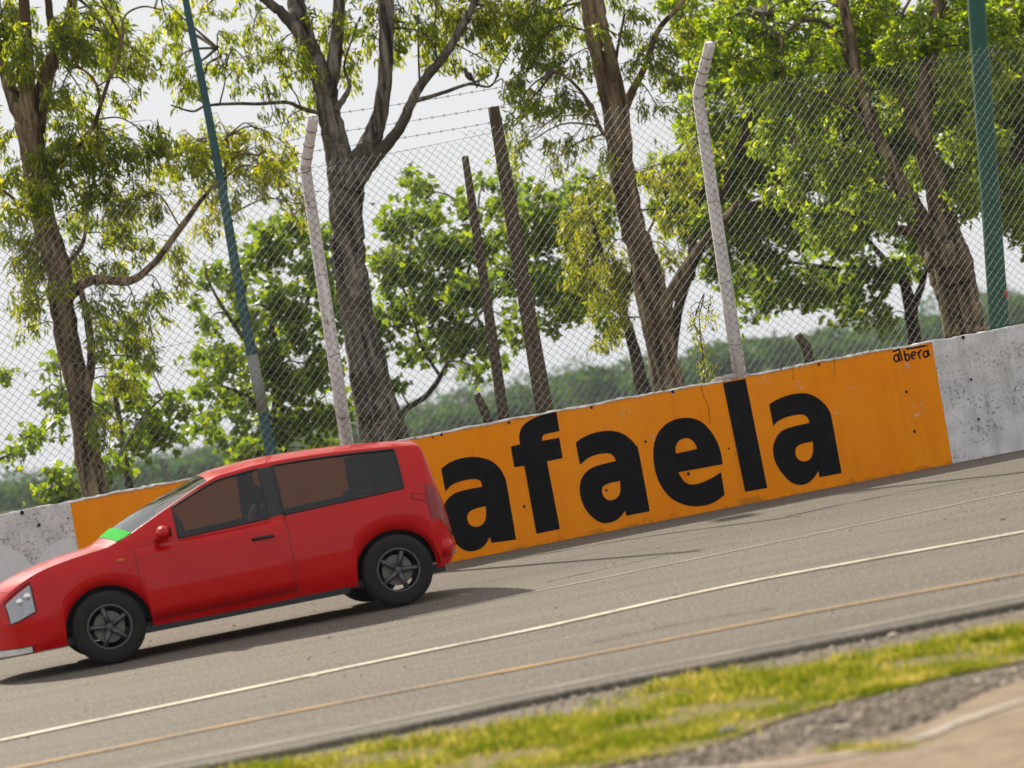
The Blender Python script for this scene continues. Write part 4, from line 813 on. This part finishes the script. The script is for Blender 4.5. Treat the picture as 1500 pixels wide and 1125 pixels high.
# shrub and hanging creeper
def shrub(name, label, cat, px, py, Y, rx, ry, nst, leaf, ll, group=None):
    global nl_tot
    bse = AT(px, py, Y); bse[2] = 0
    T = Tree(name, label, Y, ((px, py, 4), (px - 4, py - ry * .5, 3), (px - 8, py - ry, 2)), M['twig'], leaf, group, False); T.root['category'] = cat
    T.px_clusters(((px - 6, py - ry * .55, rx, ry * .8, nst),), .3, 14, ll)
    nl_tot += T.done()
shrub('shrub', 'bright yellow green shrub peeping over the white wall at the left trunk', 'shrub', 100, 740, 34.5, 30, 34, 2.0, M['plane'], .10)
shrub('shrub', 'low green shrub over the wall behind the teal pole foot', 'shrub', 372, 690, 39, 34, 26, 2.0, M['plane'], .11)
T = Tree('creeper', 'leafy creeper hanging on the chain link beside the right white post', 29.75, ((1031, 562, 4), (1030, 540, 3), (1029, 515, 2.5), (1025, 480, 2), (1024, 455, 1.5)), M['twig'], M['euc_yellow'], None, True); T.root['category'] = 'creeper'
T.px_clusters(((1031, 548, 8, 12, 2.5), (1030, 522, 7, 14, 2.5), (1027, 490, 5, 14, 1.0), (1034, 452, 7, 20, 1.0), (1018, 462, 5, 10, .5)), .04, 14, .07)
nl_tot += T.done()
print('leaves', nl_tot)

# bird on the bare branch
bp = AT(688, 121.5, 38.5)
bird = thing('bird', 'small dark bird perched on the bare branch below the leaves', 'bird', tuple(bp))
sk = MB(); 
P = [A3(.075, 0, .0), A3(.05, 0, .035), A3(.02, 0, .07), A3(-.005, 0, .11), A3(-.02, 0, .15), A3(-.028, 0, .175), A3(-.045, 0, .19), A3(-.062, 0, .192), A3(-.085, 0, .187)]
q = spline(P[::-1], 4); V, F = tube(q, np.interp(np.linspace(0, 1, len(q)), np.linspace(0, 1, 9), [.002, .010, .027, .029, .030, .045, .044, .026, .010]), 10); 
mb = MB().add(V, F); mb.box((.105, 0, -.04), (.022, .03, .10), np.array([[.85, 0, .53], [0, 1, 0], [-.53, 0, .85]]))
mb.build('body', plain('grey_brown_feather', (.07, .06, .052), .9), bird, True)
for sy in (-1, 1): 
    MB().tube([A3(.01, sy * .012, .05), A3(.0, sy * .014, .0)], .003, 4).build('leg', M['twig'], bird)
    MB().ball((.03, sy * .036, .085), (.028, .010, .055), 8, 6).build('wing', plain('dark_wing_feather', (.035, .03, .028), .9), bird, True)

# faint mast on the horizon
pb = G(683, 640) ; mb = MB()
py_ = thing('power_mast', 'faint slim power mast standing far off over the distant wood', 'mast', (-7.5, 420, 0))
for sx in (-1, 1):
    mb.tube([A3(sx * .5, 0, 0), A3(sx * .15, 0, 13)], .08, 5)
for z in np.arange(1, 12.5, 1.3):
    wz = .5 - .35 * z / 13; mb.tube([A3(-wz, 0, z), A3(wz, 0, z + 1.1)], .05, 4)
mb.build('lattice', M['polegrey'], py_)
for z in (7.6, 9.6): MB().tube([A3(-2.4, 0, z), A3(2.4, 0, z)], .09, 5).build('crossarm', M['polegrey'], py_)

# ------------------------------------------------------------------ grass, gravel, stone
def scatter_between(A_, B_, n):
    """random points between two polylines given as arrays of xy"""
    t_ = RNG.uniform(0, 1, n); s_ = RNG.uniform(0, 1, n)
    def at(Q, tt):
        L = np.concatenate([[0], np.cumsum(np.linalg.norm(np.diff(Q, axis=0), axis=1))]); L /= L[-1]
        return np.stack([np.interp(tt, L, Q[:, 0]), np.interp(tt, L, Q[:, 1])], 1)
    return at(A_, t_) * (1 - s_)[:, None] + at(B_, t_) * s_[:, None], s_
def seg(P, a, b): return extend(P, a, b)
gA, gB = seg(turf_far, 2.0, 2.5), seg(turf_near, 2.0, 2.5)
xy, s_ = scatter_between(gA, gB, 230000)
nz1 = np.sin(xy[:, 0] * 5.1 + xy[:, 1] * 2.2) + np.sin(xy[:, 0] * 2.3 - xy[:, 1] * 6.4) + .8 * np.sin(xy[:, 0] * 11 + xy[:, 1] * 9)
keep = RNG.uniform(0, 1, len(xy)) < np.clip(.30 + .30 * nz1 - .30 * np.clip(s_ - .5, 0, 1), .015, 1)
xy = xy[keep] + RNG.normal(0, .05, (keep.sum(), 2)); s_ = s_[keep]; n = len(xy)
L = RNG.uniform(.016, .055, n) * (1.2 - .65 * s_); P = np.column_stack([xy, np.full(n, -.030)])
ax = unit(np.column_stack([RNG.normal(0, .55, n), RNG.normal(0, .55, n), np.ones(n)]))
V, F = leaf_cloud(P, ax, L, np.full(n, .0075), [(0, -.5, 0), (0, .5, 0), (.6, .35, .5), (1, 0, 1.4), (.6, -.35, .5)], [(0, 1, 2), (0, 2, 4), (4, 2, 3)], .5)
tag(big_mesh('grass_verge', V, F, M['grass']), 'strip of patchy yellow green grass along the near road edge', 'grass', None, 'stuff')
ICO = unit(np.array([(0, 1, 1.618), (0, -1, 1.618), (0, 1, -1.618), (0, -1, -1.618), (1, 1.618, 0), (-1, 1.618, 0), (1, -1.618, 0), (-1, -1.618, 0), (1.618, 0, 1), (-1.618, 0, 1), (1.618, 0, -1), (-1.618, 0, -1)], float))
ICF = np.array([(0, 1, 8), (0, 8, 4), (0, 4, 5), (0, 5, 9), (0, 9, 1), (1, 6, 8), (8, 6, 10), (8, 10, 4), (4, 10, 2), (4, 2, 5), (5, 2, 11), (5, 11, 9), (9, 11, 7), (9, 7, 1), (1, 7, 6), (3, 6, 7), (3, 7, 11), (3, 11, 2), (3, 2, 10), (3, 10, 6)])
def pebbles(xy, r, z):
    n = len(xy); J = 1 + RNG.normal(0, .22, (n, 12, 1)); sc_ = RNG.uniform(.6, 1.3, (n, 1, 3)) * A3(1, 1, .6)
    V = ICO[None] * J * sc_ * r[:, None, None] + np.column_stack([xy, np.full(n, z)])[:, None, :]
    return V.reshape(-1, 3), (ICF[None] + (np.arange(n) * 12)[:, None, None]).reshape(-1, 3)
gv0 = np.array([p[:2] for p in g2((560, 1180), (830, 1128), (1020, 1090), (1150, 1050), (1290, 1010), (1400, 985), (1500, 968))]); gv1 = np.array([p[:2] for p in g2((900, 1190), (1000, 1135), (1150, 1100), (1290, 1072), (1380, 1040), (1440, 1010), (1500, 990))])
xy, s_ = scatter_between(gv0, gv1, 6500); xy += RNG.normal(0, .06, xy.shape)
k1 = RNG.uniform(0, 1, len(xy)) < 1.0 - .75 * s_ * (xy[:, 0] > .9); xy = xy[k1]
r_ = np.exp(RNG.normal(math.log(.0075), .45, len(xy)))
V1, F1 = pebbles(xy, r_, -.034)
en = EDGE_D[(EDGE_D[:, 0] > -3) & (EDGE_D[:, 0] < 5)]
idx = RNG.integers(0, len(en), 2200); xy2 = en[idx] - np.column_stack([np.zeros(2200), np.abs(RNG.normal(.06, .16, 2200))]); r2 = np.exp(RNG.normal(math.log(.006), .5, 2200))
V2, F2 = pebbles(xy2, r2, -.038)
tag(big_mesh('gravel', np.vstack([V1, V2]), np.vstack([F1, F2 + len(V1)]), M['stone']), 'loose grey gravel between the grass and the sandy path', 'gravel', None, 'stuff')
# litter of small stones on the asphalt
xy = np.column_stack([RNG.uniform(-3.5, 4.5, 420), RNG.uniform(13.9, 27, 420)]); V, F = pebbles(xy, np.exp(RNG.normal(math.log(.006), .5, 420)), .002)
tag(big_mesh('road_grit', V, F, M['stone']), 'scattered grit lying on the asphalt', 'grit', None, 'stuff')
sp_ = G(1066, 1082, -.05); V, F = pebbles(np.array([[0, 0]]), np.array([.045]), 0); V = V * A3(1.25, 1, .75)
tag(mesh('flat_stone', V, F, M['cement'], None, False), 'flat grey stone lying in the gravel at the bottom', 'stone').location = (sp_[0], sp_[1], -.015)
TV, TF, nb = [], [], 0
for px, py in ((1255, 1099), (1230, 1097), (1285, 1097), (1310, 1098)):
    q = G(px, py, -.026); n = 80; xy = RNG.normal(0, 1, (n, 2)) * A3(.045, .022)[:2] + q[:2]
    V, F = leaf_cloud(np.column_stack([xy, np.full(n, -.026)]), unit(np.column_stack([RNG.normal(0, .5, (n, 2)), np.ones(n)])), RNG.uniform(.015, .035, n), np.full(n, .006), T_NARROW, F_NARROW)
    TV.append(V); TF.append(F + nb); nb += len(V)
tag(big_mesh('grass_tufts', np.vstack(TV), np.vstack(TF), M['grass']), 'sparse yellow green grass growing on the sandy path edge', 'grass', None, 'stuff')

# ------------------------------------------------------------------ the red hatchback
def car_paint():
    t = NT('red_car_paint'); c = t.coord(); n = t.noise(c, 3, 4)
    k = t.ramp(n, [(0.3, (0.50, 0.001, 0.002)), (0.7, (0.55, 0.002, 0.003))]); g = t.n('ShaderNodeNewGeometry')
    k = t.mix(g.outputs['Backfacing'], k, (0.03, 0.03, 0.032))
    t.pbr(k, 0.35, 0.0, spec=0.05, **{'Coat Weight': 0.6, 'Coat Roughness': 0.02}); return t.m
M['red'] = car_paint()
def glass(name='tinted_car_glass', ior=1.5, tint=(0.36, 0.345, 0.40)):
    t = NT(name); g = t.n('ShaderNodeBsdfGlossy'); g.inputs['Roughness'].default_value = 0.02; g.inputs[0].default_value = (1, 1, 1, 1)
    tr = t.n('ShaderNodeBsdfTransparent'); tr.inputs[0].default_value = (*tint, 1)
    fr = t.n('ShaderNodeFresnel'); fr.inputs[0].default_value = ior
    mx = t.n('ShaderNodeMixShader'); t.l(fr.outputs[0], mx.inputs[0]); t.l(tr.outputs[0], mx.inputs[1]); t.l(g.outputs[0], mx.inputs[2]); t.l(mx.outputs[0], t.out.inputs[0]); return t.m
M['glass'] = glass(); M['screen'] = glass('clear_windscreen_glass', 2.3, (0.62, 0.64, 0.64))
M['trim'] = plain('black_plastic_trim', (0.018, 0.018, 0.02), 0.5)
M['tyre'] = plain('tyre_rubber', (0.022, 0.021, 0.02), 0.85, spec=0.3)
M['rim'] = plain('silver_alloy', (0.10, 0.10, 0.105), 0.4, 0.5, var=.08)
M['lamp'] = plain('headlamp_lens', (0.33, 0.34, 0.36), 0.08, 0.5, var=.1, **{'Coat Weight': 1.0})
M['tail'] = plain('red_lamp_lens', (0.25, 0.01, 0.01), 0.12)
M['seatf'] = plain('dark_seat_fabric', (0.10, 0.095, 0.11), 0.9)
M['band'] = plain('bright_green_vinyl', (0.012, 0.40, 0.03), 0.7, var=.05, spec=0.02)
M['chrome'] = plain('lamp_reflector', (0.85, 0.85, 0.86), 0.12, 0.9, var=.03)
M['amber'] = plain('amber_lens', (0.55, 0.16, 0.01), 0.2)
M['pale'] = plain('bumper_highlight_paint', (0.66, 0.62, 0.60), 0.4)  # highlight along the bumper's lower edge, put into the colour
CX, CY = -2.57, 23.4
car = thing('car', 'bright red hatchback racing past the orange wall', 'car', (CX, CY, 0), None, math.atan2(WE[1], WE[0]) + math.pi)
ip = lambda x, tab: float(np.interp(x, [a for a, _ in tab], [b for _, b in tab]))
def sm(tab):   # smooth table
    xs = [a for a, _ in tab]; P = np.array(tab, float); q = spline(P, 8); return [(a, b) for a, b in q]
TOP = sm([(-1.83, .62), (-1.80, .80), (-1.755, .96), (-1.68, 1.26), (-1.60, 1.315), (-1.0, 1.375), (-.45, 1.395), (-.10, 1.375), (.12, 1.335), (.52, 1.165), (.96, .965), (1.06, .93), (1.4, .885), (1.75, .80), (1.95, .70), (2.03, .58)])
BELT = sm([(-1.83, .58), (-1.78, .76), (-1.70, .90), (-1.5, .915), (-1.0, .895), (0, .865), (.96, .855), (1.4, .80), (1.75, .715), (1.95, .62), (2.03, .52)])
WID = sm([(-1.83, .62), (-1.78, .70), (-1.6, .765), (-1.2, .80), (0, .815), (1.2, .80), (1.65, .765), (1.88, .68), (2.0, .57), (2.03, .50)])
AX = (1.10, -1.25); RWH = 0.292; ARCH = 0.345
def zlow(x):
    z = ip(x, [(-1.83, .34), (-1.75, .27), (-1.5, .235), (1.6, .215), (1.9, .20), (2.03, .26)])
    for a in AX:
        if abs(x - a) < ARCH: z = max(z, .285 + math.sqrt(ARCH ** 2 - (x - a) ** 2) * .98)
    return z
xs = sorted(set([round(v, 4) for v in np.concatenate([np.linspace(-1.83, 2.03, 130), [a + s * ARCH for a in AX for s in (-1, 1)], [-.30, -.42, .12, .44, .92, .79, -1.42, -1.50, -1.68, -1.75]])]))
FR = [0, .10, .24, .42, .60, .78, .90, 1.0]        # lower side rows (low edge .. belt)
YW = [.955, .985, 1.0, 1.003, .998, .985, .972, .955]
GH = [.07, .14, .5, .86, .93, 1.0]                 # greenhouse rows (belt .. roof edge)
RF = [.985, .94, .8, .55, .28, 0]                  # roof rows (edge .. centre)
NR = len(FR) + len(GH) + len(RF)
Gd = np.zeros((len(xs), NR, 3))
for i, x in enumerate(xs):
    zl, zb, zt_, wd = zlow(x), ip(x, BELT), ip(x, TOP), ip(x, WID); j = 0
    zl = min(zl, zb - .04)
    rows = []
    for f_, yw in zip(FR, YW): rows.append((wd * yw, zl + (zb - zl) * f_ if True else 0))
    rise = max(zt_ - zb, .004); crown = min(.055, rise * .35); ze = zt_ - crown; yb = wd * .955; ye = yb - .30 * max(0, ze - zb) - min(.02, (ze - zb) * .25)
    for f_ in GH: rows.append((yb + (ye - yb) * f_ + .018 * math.sin(math.pi * f_) * (rise > .15), zb + (ze - zb) * f_))
    for f_ in RF: rows.append((ye * f_, ze + crown * (1 - f_ ** 2.6)))
    for j, (y, z) in enumerate(rows):
        xx = x
        if x > 1.5: xx -= .30 * ((x - 1.5) / .53) ** 1.5 * (abs(y) / .8) ** 2.4
        if x < -1.5: xx += .12 * ((-1.5 - x) / .33) ** 1.5 * (abs(y) / .8) ** 2.4
        if x > .25 and x < 1.1 and j >= len(FR) + len(GH): # windscreen bows forward at the middle
            xx += .10 * (1 - (y / max(.1, ye)) ** 2) * math.sin(math.pi * (x - .25) / .85)
        Gd[i, j] = (xx, y, z)
Gd[0, :, 0] += 0; nF, nG = len(FR), len(GH)
faces = {}
def put(part, f): faces.setdefault(part, []).append(f)
DOOR = (-.42, .80)
for i in range(len(xs) - 1):
    xm = (xs[i] + xs[i + 1]) / 2
    for j in range(NR - 1):
        part = 'body'
        if nF <= j <= nF + nG - 3 and j >= nF:
            zt_ = ip(xm, TOP) - ip(xm, BELT)
            if -.30 < xm < .44 and zt_ > .2: part = 'door_window'
            elif -1.42 < xm < -.42: part = 'quarter_window'
            elif -.42 < xm < -.30: part = 'door_pillar'
        elif j >= nF + nG + 1 - 1 and .12 < xm < .92 and j >= nF + nG: part = 'windscreen'
        elif -1.75 < xm < -1.68 and j >= nF + nG: part = 'rear_window'
        elif 1 <= j < nF - 1 and DOOR[0] < xm < DOOR[1]: part = 'door'
        elif 4 <= j < nF + 2 and 1.70 < xm < 1.965: part = 'headlight'
        elif 4 <= j < nF and xm < -1.62: part = 'tail_light'
        elif xm > 1.02 and j >= nF + nG - 1 and xm < 1.9: part = 'bonnet'
        put(part, (i, j))
def grid_part(name, cells, mat, sides=(1, -1), off=0.0, parent=None, thick=0.0):
    for group in ([(1, -1)] if sides == 'both' else [(s_,) for s_ in sides]):
        V, F, ix = [], [], {}
        for s_ in group:
            def vid(i, j):
                k = (i, j, s_ if Gd[i, j, 1] > 1e-6 else 0)
                if k not in ix:
                    ix[k] = len(V); p = Gd[i, j].copy(); p[1] *= s_
                    if off:
                        a = Gd[min(i + 1, len(xs) - 1), j] - Gd[max(i - 1, 0), j]; b = Gd[i, min(j + 1, NR - 1)] - Gd[i, max(j - 1, 0)]
                        nn = np.cross(a, b); nn /= np.linalg.norm(nn) + 1e-9
                        if nn[1] < 0 and abs(nn[1]) > .2: nn = -nn
                        if abs(nn[1]) <= .2 and nn[2] < 0: nn = -nn
                        nn[1] *= s_; p = p + nn * off
                    V.append(p)
                return ix[k]
            for i, j in cells:
                q = [vid(i, j), vid(i + 1, j), vid(i + 1, j + 1), vid(i, j + 1)]
                F.append(tuple(q[::-1] if s_ > 0 else q))
        if name == 'body':
            for i0 in (0, len(xs) - 1):
                for j in range(NR - 2):
                    q = [ix.get((i0, j, 1)), ix.get((i0, j, -1)), ix.get((i0, j + 1, -1)), ix.get((i0, j + 1, 1))]
                    if None not in q: F.append(tuple(q if i0 == 0 else q[::-1]))
        o = mesh(name, V, F, mat, parent or car, True)
        bm = bmesh.new(); bm.from_mesh(o.data); bmesh.ops.remove_doubles(bm, verts=bm.verts, dist=1e-5); bm.normal_update(); bm.to_mesh(o.data); bm.free()
        if thick:
            md = o.modifiers.new('thickness', 'SOLIDIFY'); md.thickness = thick; md.offset = 0
        yield o
list(grid_part('body', faces['body'], M['red'], 'both'))
# which way the faces point is settled from the body's own outside
for o in car.children:
    if o.name.startswith('body'):
        cnt = sum(1 for p in o.data.polygons if abs(p.normal.y) > .6 and p.center.y * p.normal.y > 0); bad = sum(1 for p in o.data.polygons if abs(p.normal.y) > .6 and p.center.y * p.normal.y < 0)
        FLIP = bad > cnt
        if FLIP: o.data.flip_normals()
def parts(name, mat, sides, off=0.0, thick=0.0):
    out = list(grid_part(name, faces[name], mat, sides, off, None, thick))
    if FLIP:
        for o in out: o.data.flip_normals()
    return out
parts('bonnet', M['red'], 'both', .003)
doors = parts('door', M['red'], (1, -1), .004, .006)
parts('door_window', M['glass'], (1, -1), -.004)
parts('door_pillar', M['trim'], (1, -1), .002)
parts('quarter_window', M['glass'], (1, -1), -.004)
ws = parts('windscreen', M['screen'], 'both', -.003)[0]
parts('rear_window', M['glass'], 'both', -.003)
parts('headlight', M['lamp'], (1, -1), .005)
parts('tail_light', M['tail'], (1, -1), .005)
faces['sunstrip'] = [(i, j) for i, j in faces['windscreen'] if .79 < (xs[i] + xs[i + 1]) / 2 < .92]
for o in grid_part('green_strip', faces['sunstrip'], M['band'], 'both', .004):
    if FLIP: o.data.flip_normals()
    o['label'] = 'bright green strip along the foot of the windscreen'
# window surrounds (black rubber), door handle, mirrors
for dobj, s_ in zip(doors, (1, -1)):
    MB().tube([A3(-.30, s_ * .80, .755), A3(-.27, s_ * .835, .76), A3(-.16, s_ * .835, .762), A3(-.13, s_ * .80, .757)], .013, 6).build('handle', M['trim'], dobj, True)
    mir = MB().ball((.57, s_ * .90, .945), (.060, .105, .060), 14, 10).tube([A3(.62, s_ * .76, .89), A3(.60, s_ * .86, .925)], .025, 6)
    mo = mir.build('mirror', M['red'], car, True)
    MB().box((.512, s_ * .905, .945), (.006, .13, .085)).build('mirror_glass', M['glass'], mo)
    for part_, c0, c1 in (('door', -.30, .44), ('quarter', -1.42, -.42)):
        a_, b_ = [min(range(len(xs)), key=lambda q: abs(xs[q] - v)) for v in (c0, c1)]; j0, j1 = nF, nF + nG - 2
        ring = [(i, j0) for i in range(a_, b_)] + [(b_, j) for j in range(j0, j1)] + [(i, j1) for i in range(b_, a_, -1)] + [(a_, j) for j in range(j1, j0 - 1, -1)]
        MB().tube([Gd[i, j] * A3(1, s_, 1) + A3(0, s_ * .002, 0) for i, j in ring], .010, 5, False).build('window_seal', M['trim'], car, True)
    MB().box((.0, s_ * .765, .215), (1.66, .03, .05)).build('sill', M['trim'], car)
near = lambda v: min(range(len(xs)), key=lambda q: abs(xs[q] - v))
for s_ in (1, -1):
    S_ = A3(1, s_, 1)
    for x_ in (1.775, 1.86): 
        p = Gd[near(x_), 6] * S_; MB().ball((p[0], p[1] + s_ * .006, p[2] - .01), (.034, .016, .030), 14, 8).build('reflector', M['chrome'], car, True)
    i0, i1 = near(1.70), near(1.965); ring = [(i, 4) for i in range(i0, i1)] + [(i1, j) for j in range(4, nF + 2)] + [(i, nF + 2) for i in range(i1, i0, -1)] + [(i0, j) for j in range(nF + 2, 3, -1)]
    MB().tube([Gd[i, j] * S_ + A3(0, s_ * .004, 0) for i, j in ring], .006, 5, False).build('lamp_seal', M['trim'], car, True)
    p = Gd[near(.93), 5] * S_; MB().ball((p[0], p[1], p[2]), (.035, .010, .013), 12, 6).build('side_indicator', M['amber'], car, True)
i0, i1 = near(-1.60), near(-1.47); ring = [(i, 5) for i in range(i0, i1)] + [(i1, j) for j in (5, 6)] + [(i, 6) for i in range(i1, i0, -1)] + [(i0, 6), (i0, 5)]
MB().tube([Gd[i, j] + A3(0, .001, 0) for i, j in ring], .0035, 5, False).build('fuel_flap', M['trim'], car, True)
MB().tube([Gd[near(1.02), j] * A3(1, 1, 1) for j in range(nF + nG - 1, NR)] , .004, 5).build('shut_line', M['trim'], car)
# front end: grille, lower intake, pale strip painting in the bumper's highlight, number plate
fx = 1.985
def nose_x(y): return 2.03 - .30 * (abs(y) / .8) ** 2.4
def front_strip(name, z0, z1, hw, mat, off, n=13, depth=.03):
    V = []; F = []
    for k in range(n):
        y = -hw + 2 * hw * k / (n - 1); x = nose_x(y) + off
        V += [(x, y, z0), (x, y, z1), (x - depth, y, z1), (x - depth, y, z0)]
    for k in range(n - 1):
        for a in range(4): F.append((k * 4 + a, (k + 1) * 4 + a, (k + 1) * 4 + (a + 1) % 4, k * 4 + (a + 1) % 4))
    F += [(0, 1, 2, 3), tuple(range((n - 1) * 4, n * 4))[::-1]]
    o = mesh(name, V, F, mat, car)
    bm = bmesh.new(); bm.from_mesh(o.data); bmesh.ops.recalc_face_normals(bm, faces=bm.faces); bm.to_mesh(o.data); bm.free(); return o
front_strip('front_bumper', .27, .44, .74, M['red'], .045, 17, .16)
front_strip('grille', .47, .53, .34, M['trim'], .012)
front_strip('lower_intake', .30, .385, .40, M['trim'], .050)
front_strip('highlight_strip', .215, .262, .72, M['pale'], .040, 17, .12)
V = []; F = []
for k in range(17):
    y = -.74 + 1.48 * k / 16; x = -1.845 + .15 * (abs(y) / .74) ** 3.2
    V += [(x, y, .33), (x - .012, y, .40), (x, y, .47), (x + .10, y, .47), (x + .10, y, .33)]
for k in range(16):
    for a in range(5): F.append((k * 5 + a, (k + 1) * 5 + a, (k + 1) * 5 + (a + 1) % 5, k * 5 + (a + 1) % 5))
F += [tuple(range(5)), tuple(range(80, 85))[::-1]]
o = mesh('rear_bumper', V, F, M['red'], car, True)
bm = bmesh.new(); bm.from_mesh(o.data); bmesh.ops.recalc_face_normals(bm, faces=bm.faces); bm.to_mesh(o.data); bm.free()
for s_ in (1, -1):      # shut lines round the door
    for x_ in (-.42, .80):
        i_ = min(range(len(xs)), key=lambda q: abs(xs[q] - x_))
        MB().tube([Gd[i_, j] * A3(1, s_, 1) + A3(0, s_ * .002, 0) for j in range(1, nF + (1 if x_ < 0 else 0))], .0045, 5).build('shut_line', M['trim'], car)
    i0, i1 = [min(range(len(xs)), key=lambda q: abs(xs[q] - v)) for v in DOOR]
    MB().tube([Gd[i, 1] * A3(1, s_, 1) + A3(0, s_ * .002, 0) for i in range(i0, i1 + 1)], .0045, 5).build('shut_line', M['trim'], car)
# floor, wheel housings and cabin
MB().box((.1, 0, .24), (3.5, 1.40, .06)).build('floor_pan', M['trim'], car)
for a in AX:
    for s_ in (1, -1):
        V, F = [], []
        for k in range(15):
            th = math.pi * k / 14; V += [(a + math.cos(th) * (ARCH + .012), s_ * .775, .285 + math.sin(th) * (ARCH + .012)), (a + math.cos(th) * (ARCH + .012), s_ * .50, .285 + math.sin(th) * (ARCH + .012))]
        F = [(2 * k, 2 * k + 2, 2 * k + 3, 2 * k + 1) for k in range(14)] + [tuple(range(1, 30, 2))]
        mesh('wheel_housing', V, F, M['trim'], car)
dash = MB().box((.62, 0, .80), (.42, 1.36, .16)).build('dashboard', M['trim'], car)
st = MB(); st.tube([A3(.36 + .03 * math.sin(a), .36 + .17 * math.cos(a), .88 + .17 * math.sin(a)) for a in np.linspace(0, 2 * math.pi, 20)], .014, 6, False); st.tube([A3(.36, .36, .88), A3(.56, .36, .80)], .02, 6); st.build('steering_wheel', M['trim'], car, True)
for sy in (.36, -.36):
    s_m = MB().ball((-.12, sy, .42), (.27, .23, .10), 12, 8).ball((-.36, sy, .72), (.10, .23, .30), 12, 8).ball((-.40, sy, 1.08), (.055, .13, .09), 10, 8); s_m.build('seat', M['seatf'], car, True)
MB().ball((-1.12, 0, .74), (.10, .60, .26), 12, 8).ball((-.90, 0, .48), (.24, .60, .09), 12, 8).build('rear_seat', M['seatf'], car, True)
# wheels: one built, three copied
def wheel_proto():
    prof = [(.170, -.085), (.20, -.095), (.25, -.095), (.278, -.085), (.290, -.055), (.292, 0), (.290, .055), (.278, .085), (.25, .095), (.20, .095), (.170, .085)]
    V, F = [], []; nS = 36
    for k in range(nS):
        th = 2 * math.pi * k / nS
        for r, y in prof: V.append((math.cos(th) * r, y, math.sin(th) * r))
    m_ = len(prof)
    for k in range(nS):
        for a in range(m_ - 1): F.append((k * m_ + a, ((k + 1) % nS) * m_ + a, ((k + 1) % nS) * m_ + a + 1, k * m_ + a + 1))
    wh = mesh('wheel', V, F, M['tyre'], car, True)
    rb = MB(); th = np.linspace(0, 2 * math.pi, 33)
    for y, r in ((.085, .172), (-.085, .172)): rb.tube([A3(math.cos(a) * r, y, math.sin(a) * r) for a in th], .010, 6, False)
    V, F = [], []
    for k in range(32):
        a = 2 * math.pi * k / 32; V += [(math.cos(a) * .172, -.085, math.sin(a) * .172), (math.cos(a) * .165, .05, math.sin(a) * .165)]
    rb.add(V, [(2 * k, (2 * k + 2) % 64, (2 * k + 3) % 64, 2 * k + 1) for k in range(32)])
    for k in range(5):
        a = 2 * math.pi * k / 5 + .3; d = A3(math.cos(a), 0, math.sin(a)); 
        rb.tube([d * .03 + A3(0, .070, 0), d * .10 + A3(0, .078, 0), d * .170 + A3(0, .066, 0)], [.026, .020, .024], 6)
    rb.ball((0, .072, 0), (.045, .018, .045), 14, 6)
    rim = rb.build('rim', M['rim'], wh, True)
    V, F = tube([A3(0, .0, 0), A3(0, .03, 0)], .125, 24); mesh('brake_disc', V, F, M['polegrey'], wh)
    return wh
wh0 = wheel_proto()
for k, (a, s_) in enumerate(((AX[0], 1), (AX[1], 1), (AX[0], -1), (AX[1], -1))):
    if k == 0: o = wh0
    else:
        o = wh0.copy(); COL.objects.link(o); o.parent = car
        for ch in list(wh0.children):
            c2 = ch.copy(); COL.objects.link(c2); c2.parent = o
    o.location = (a, s_ * .705, RWH + .004); o.rotation_euler = (0, [.2, .9, .4, 1.2][k], 0 if s_ > 0 else math.pi)
MB().tube([A3(-.2, 0, 1.39), A3(-.42, 0, 1.52)], .004, 5).build('aerial', M['trim'], car)
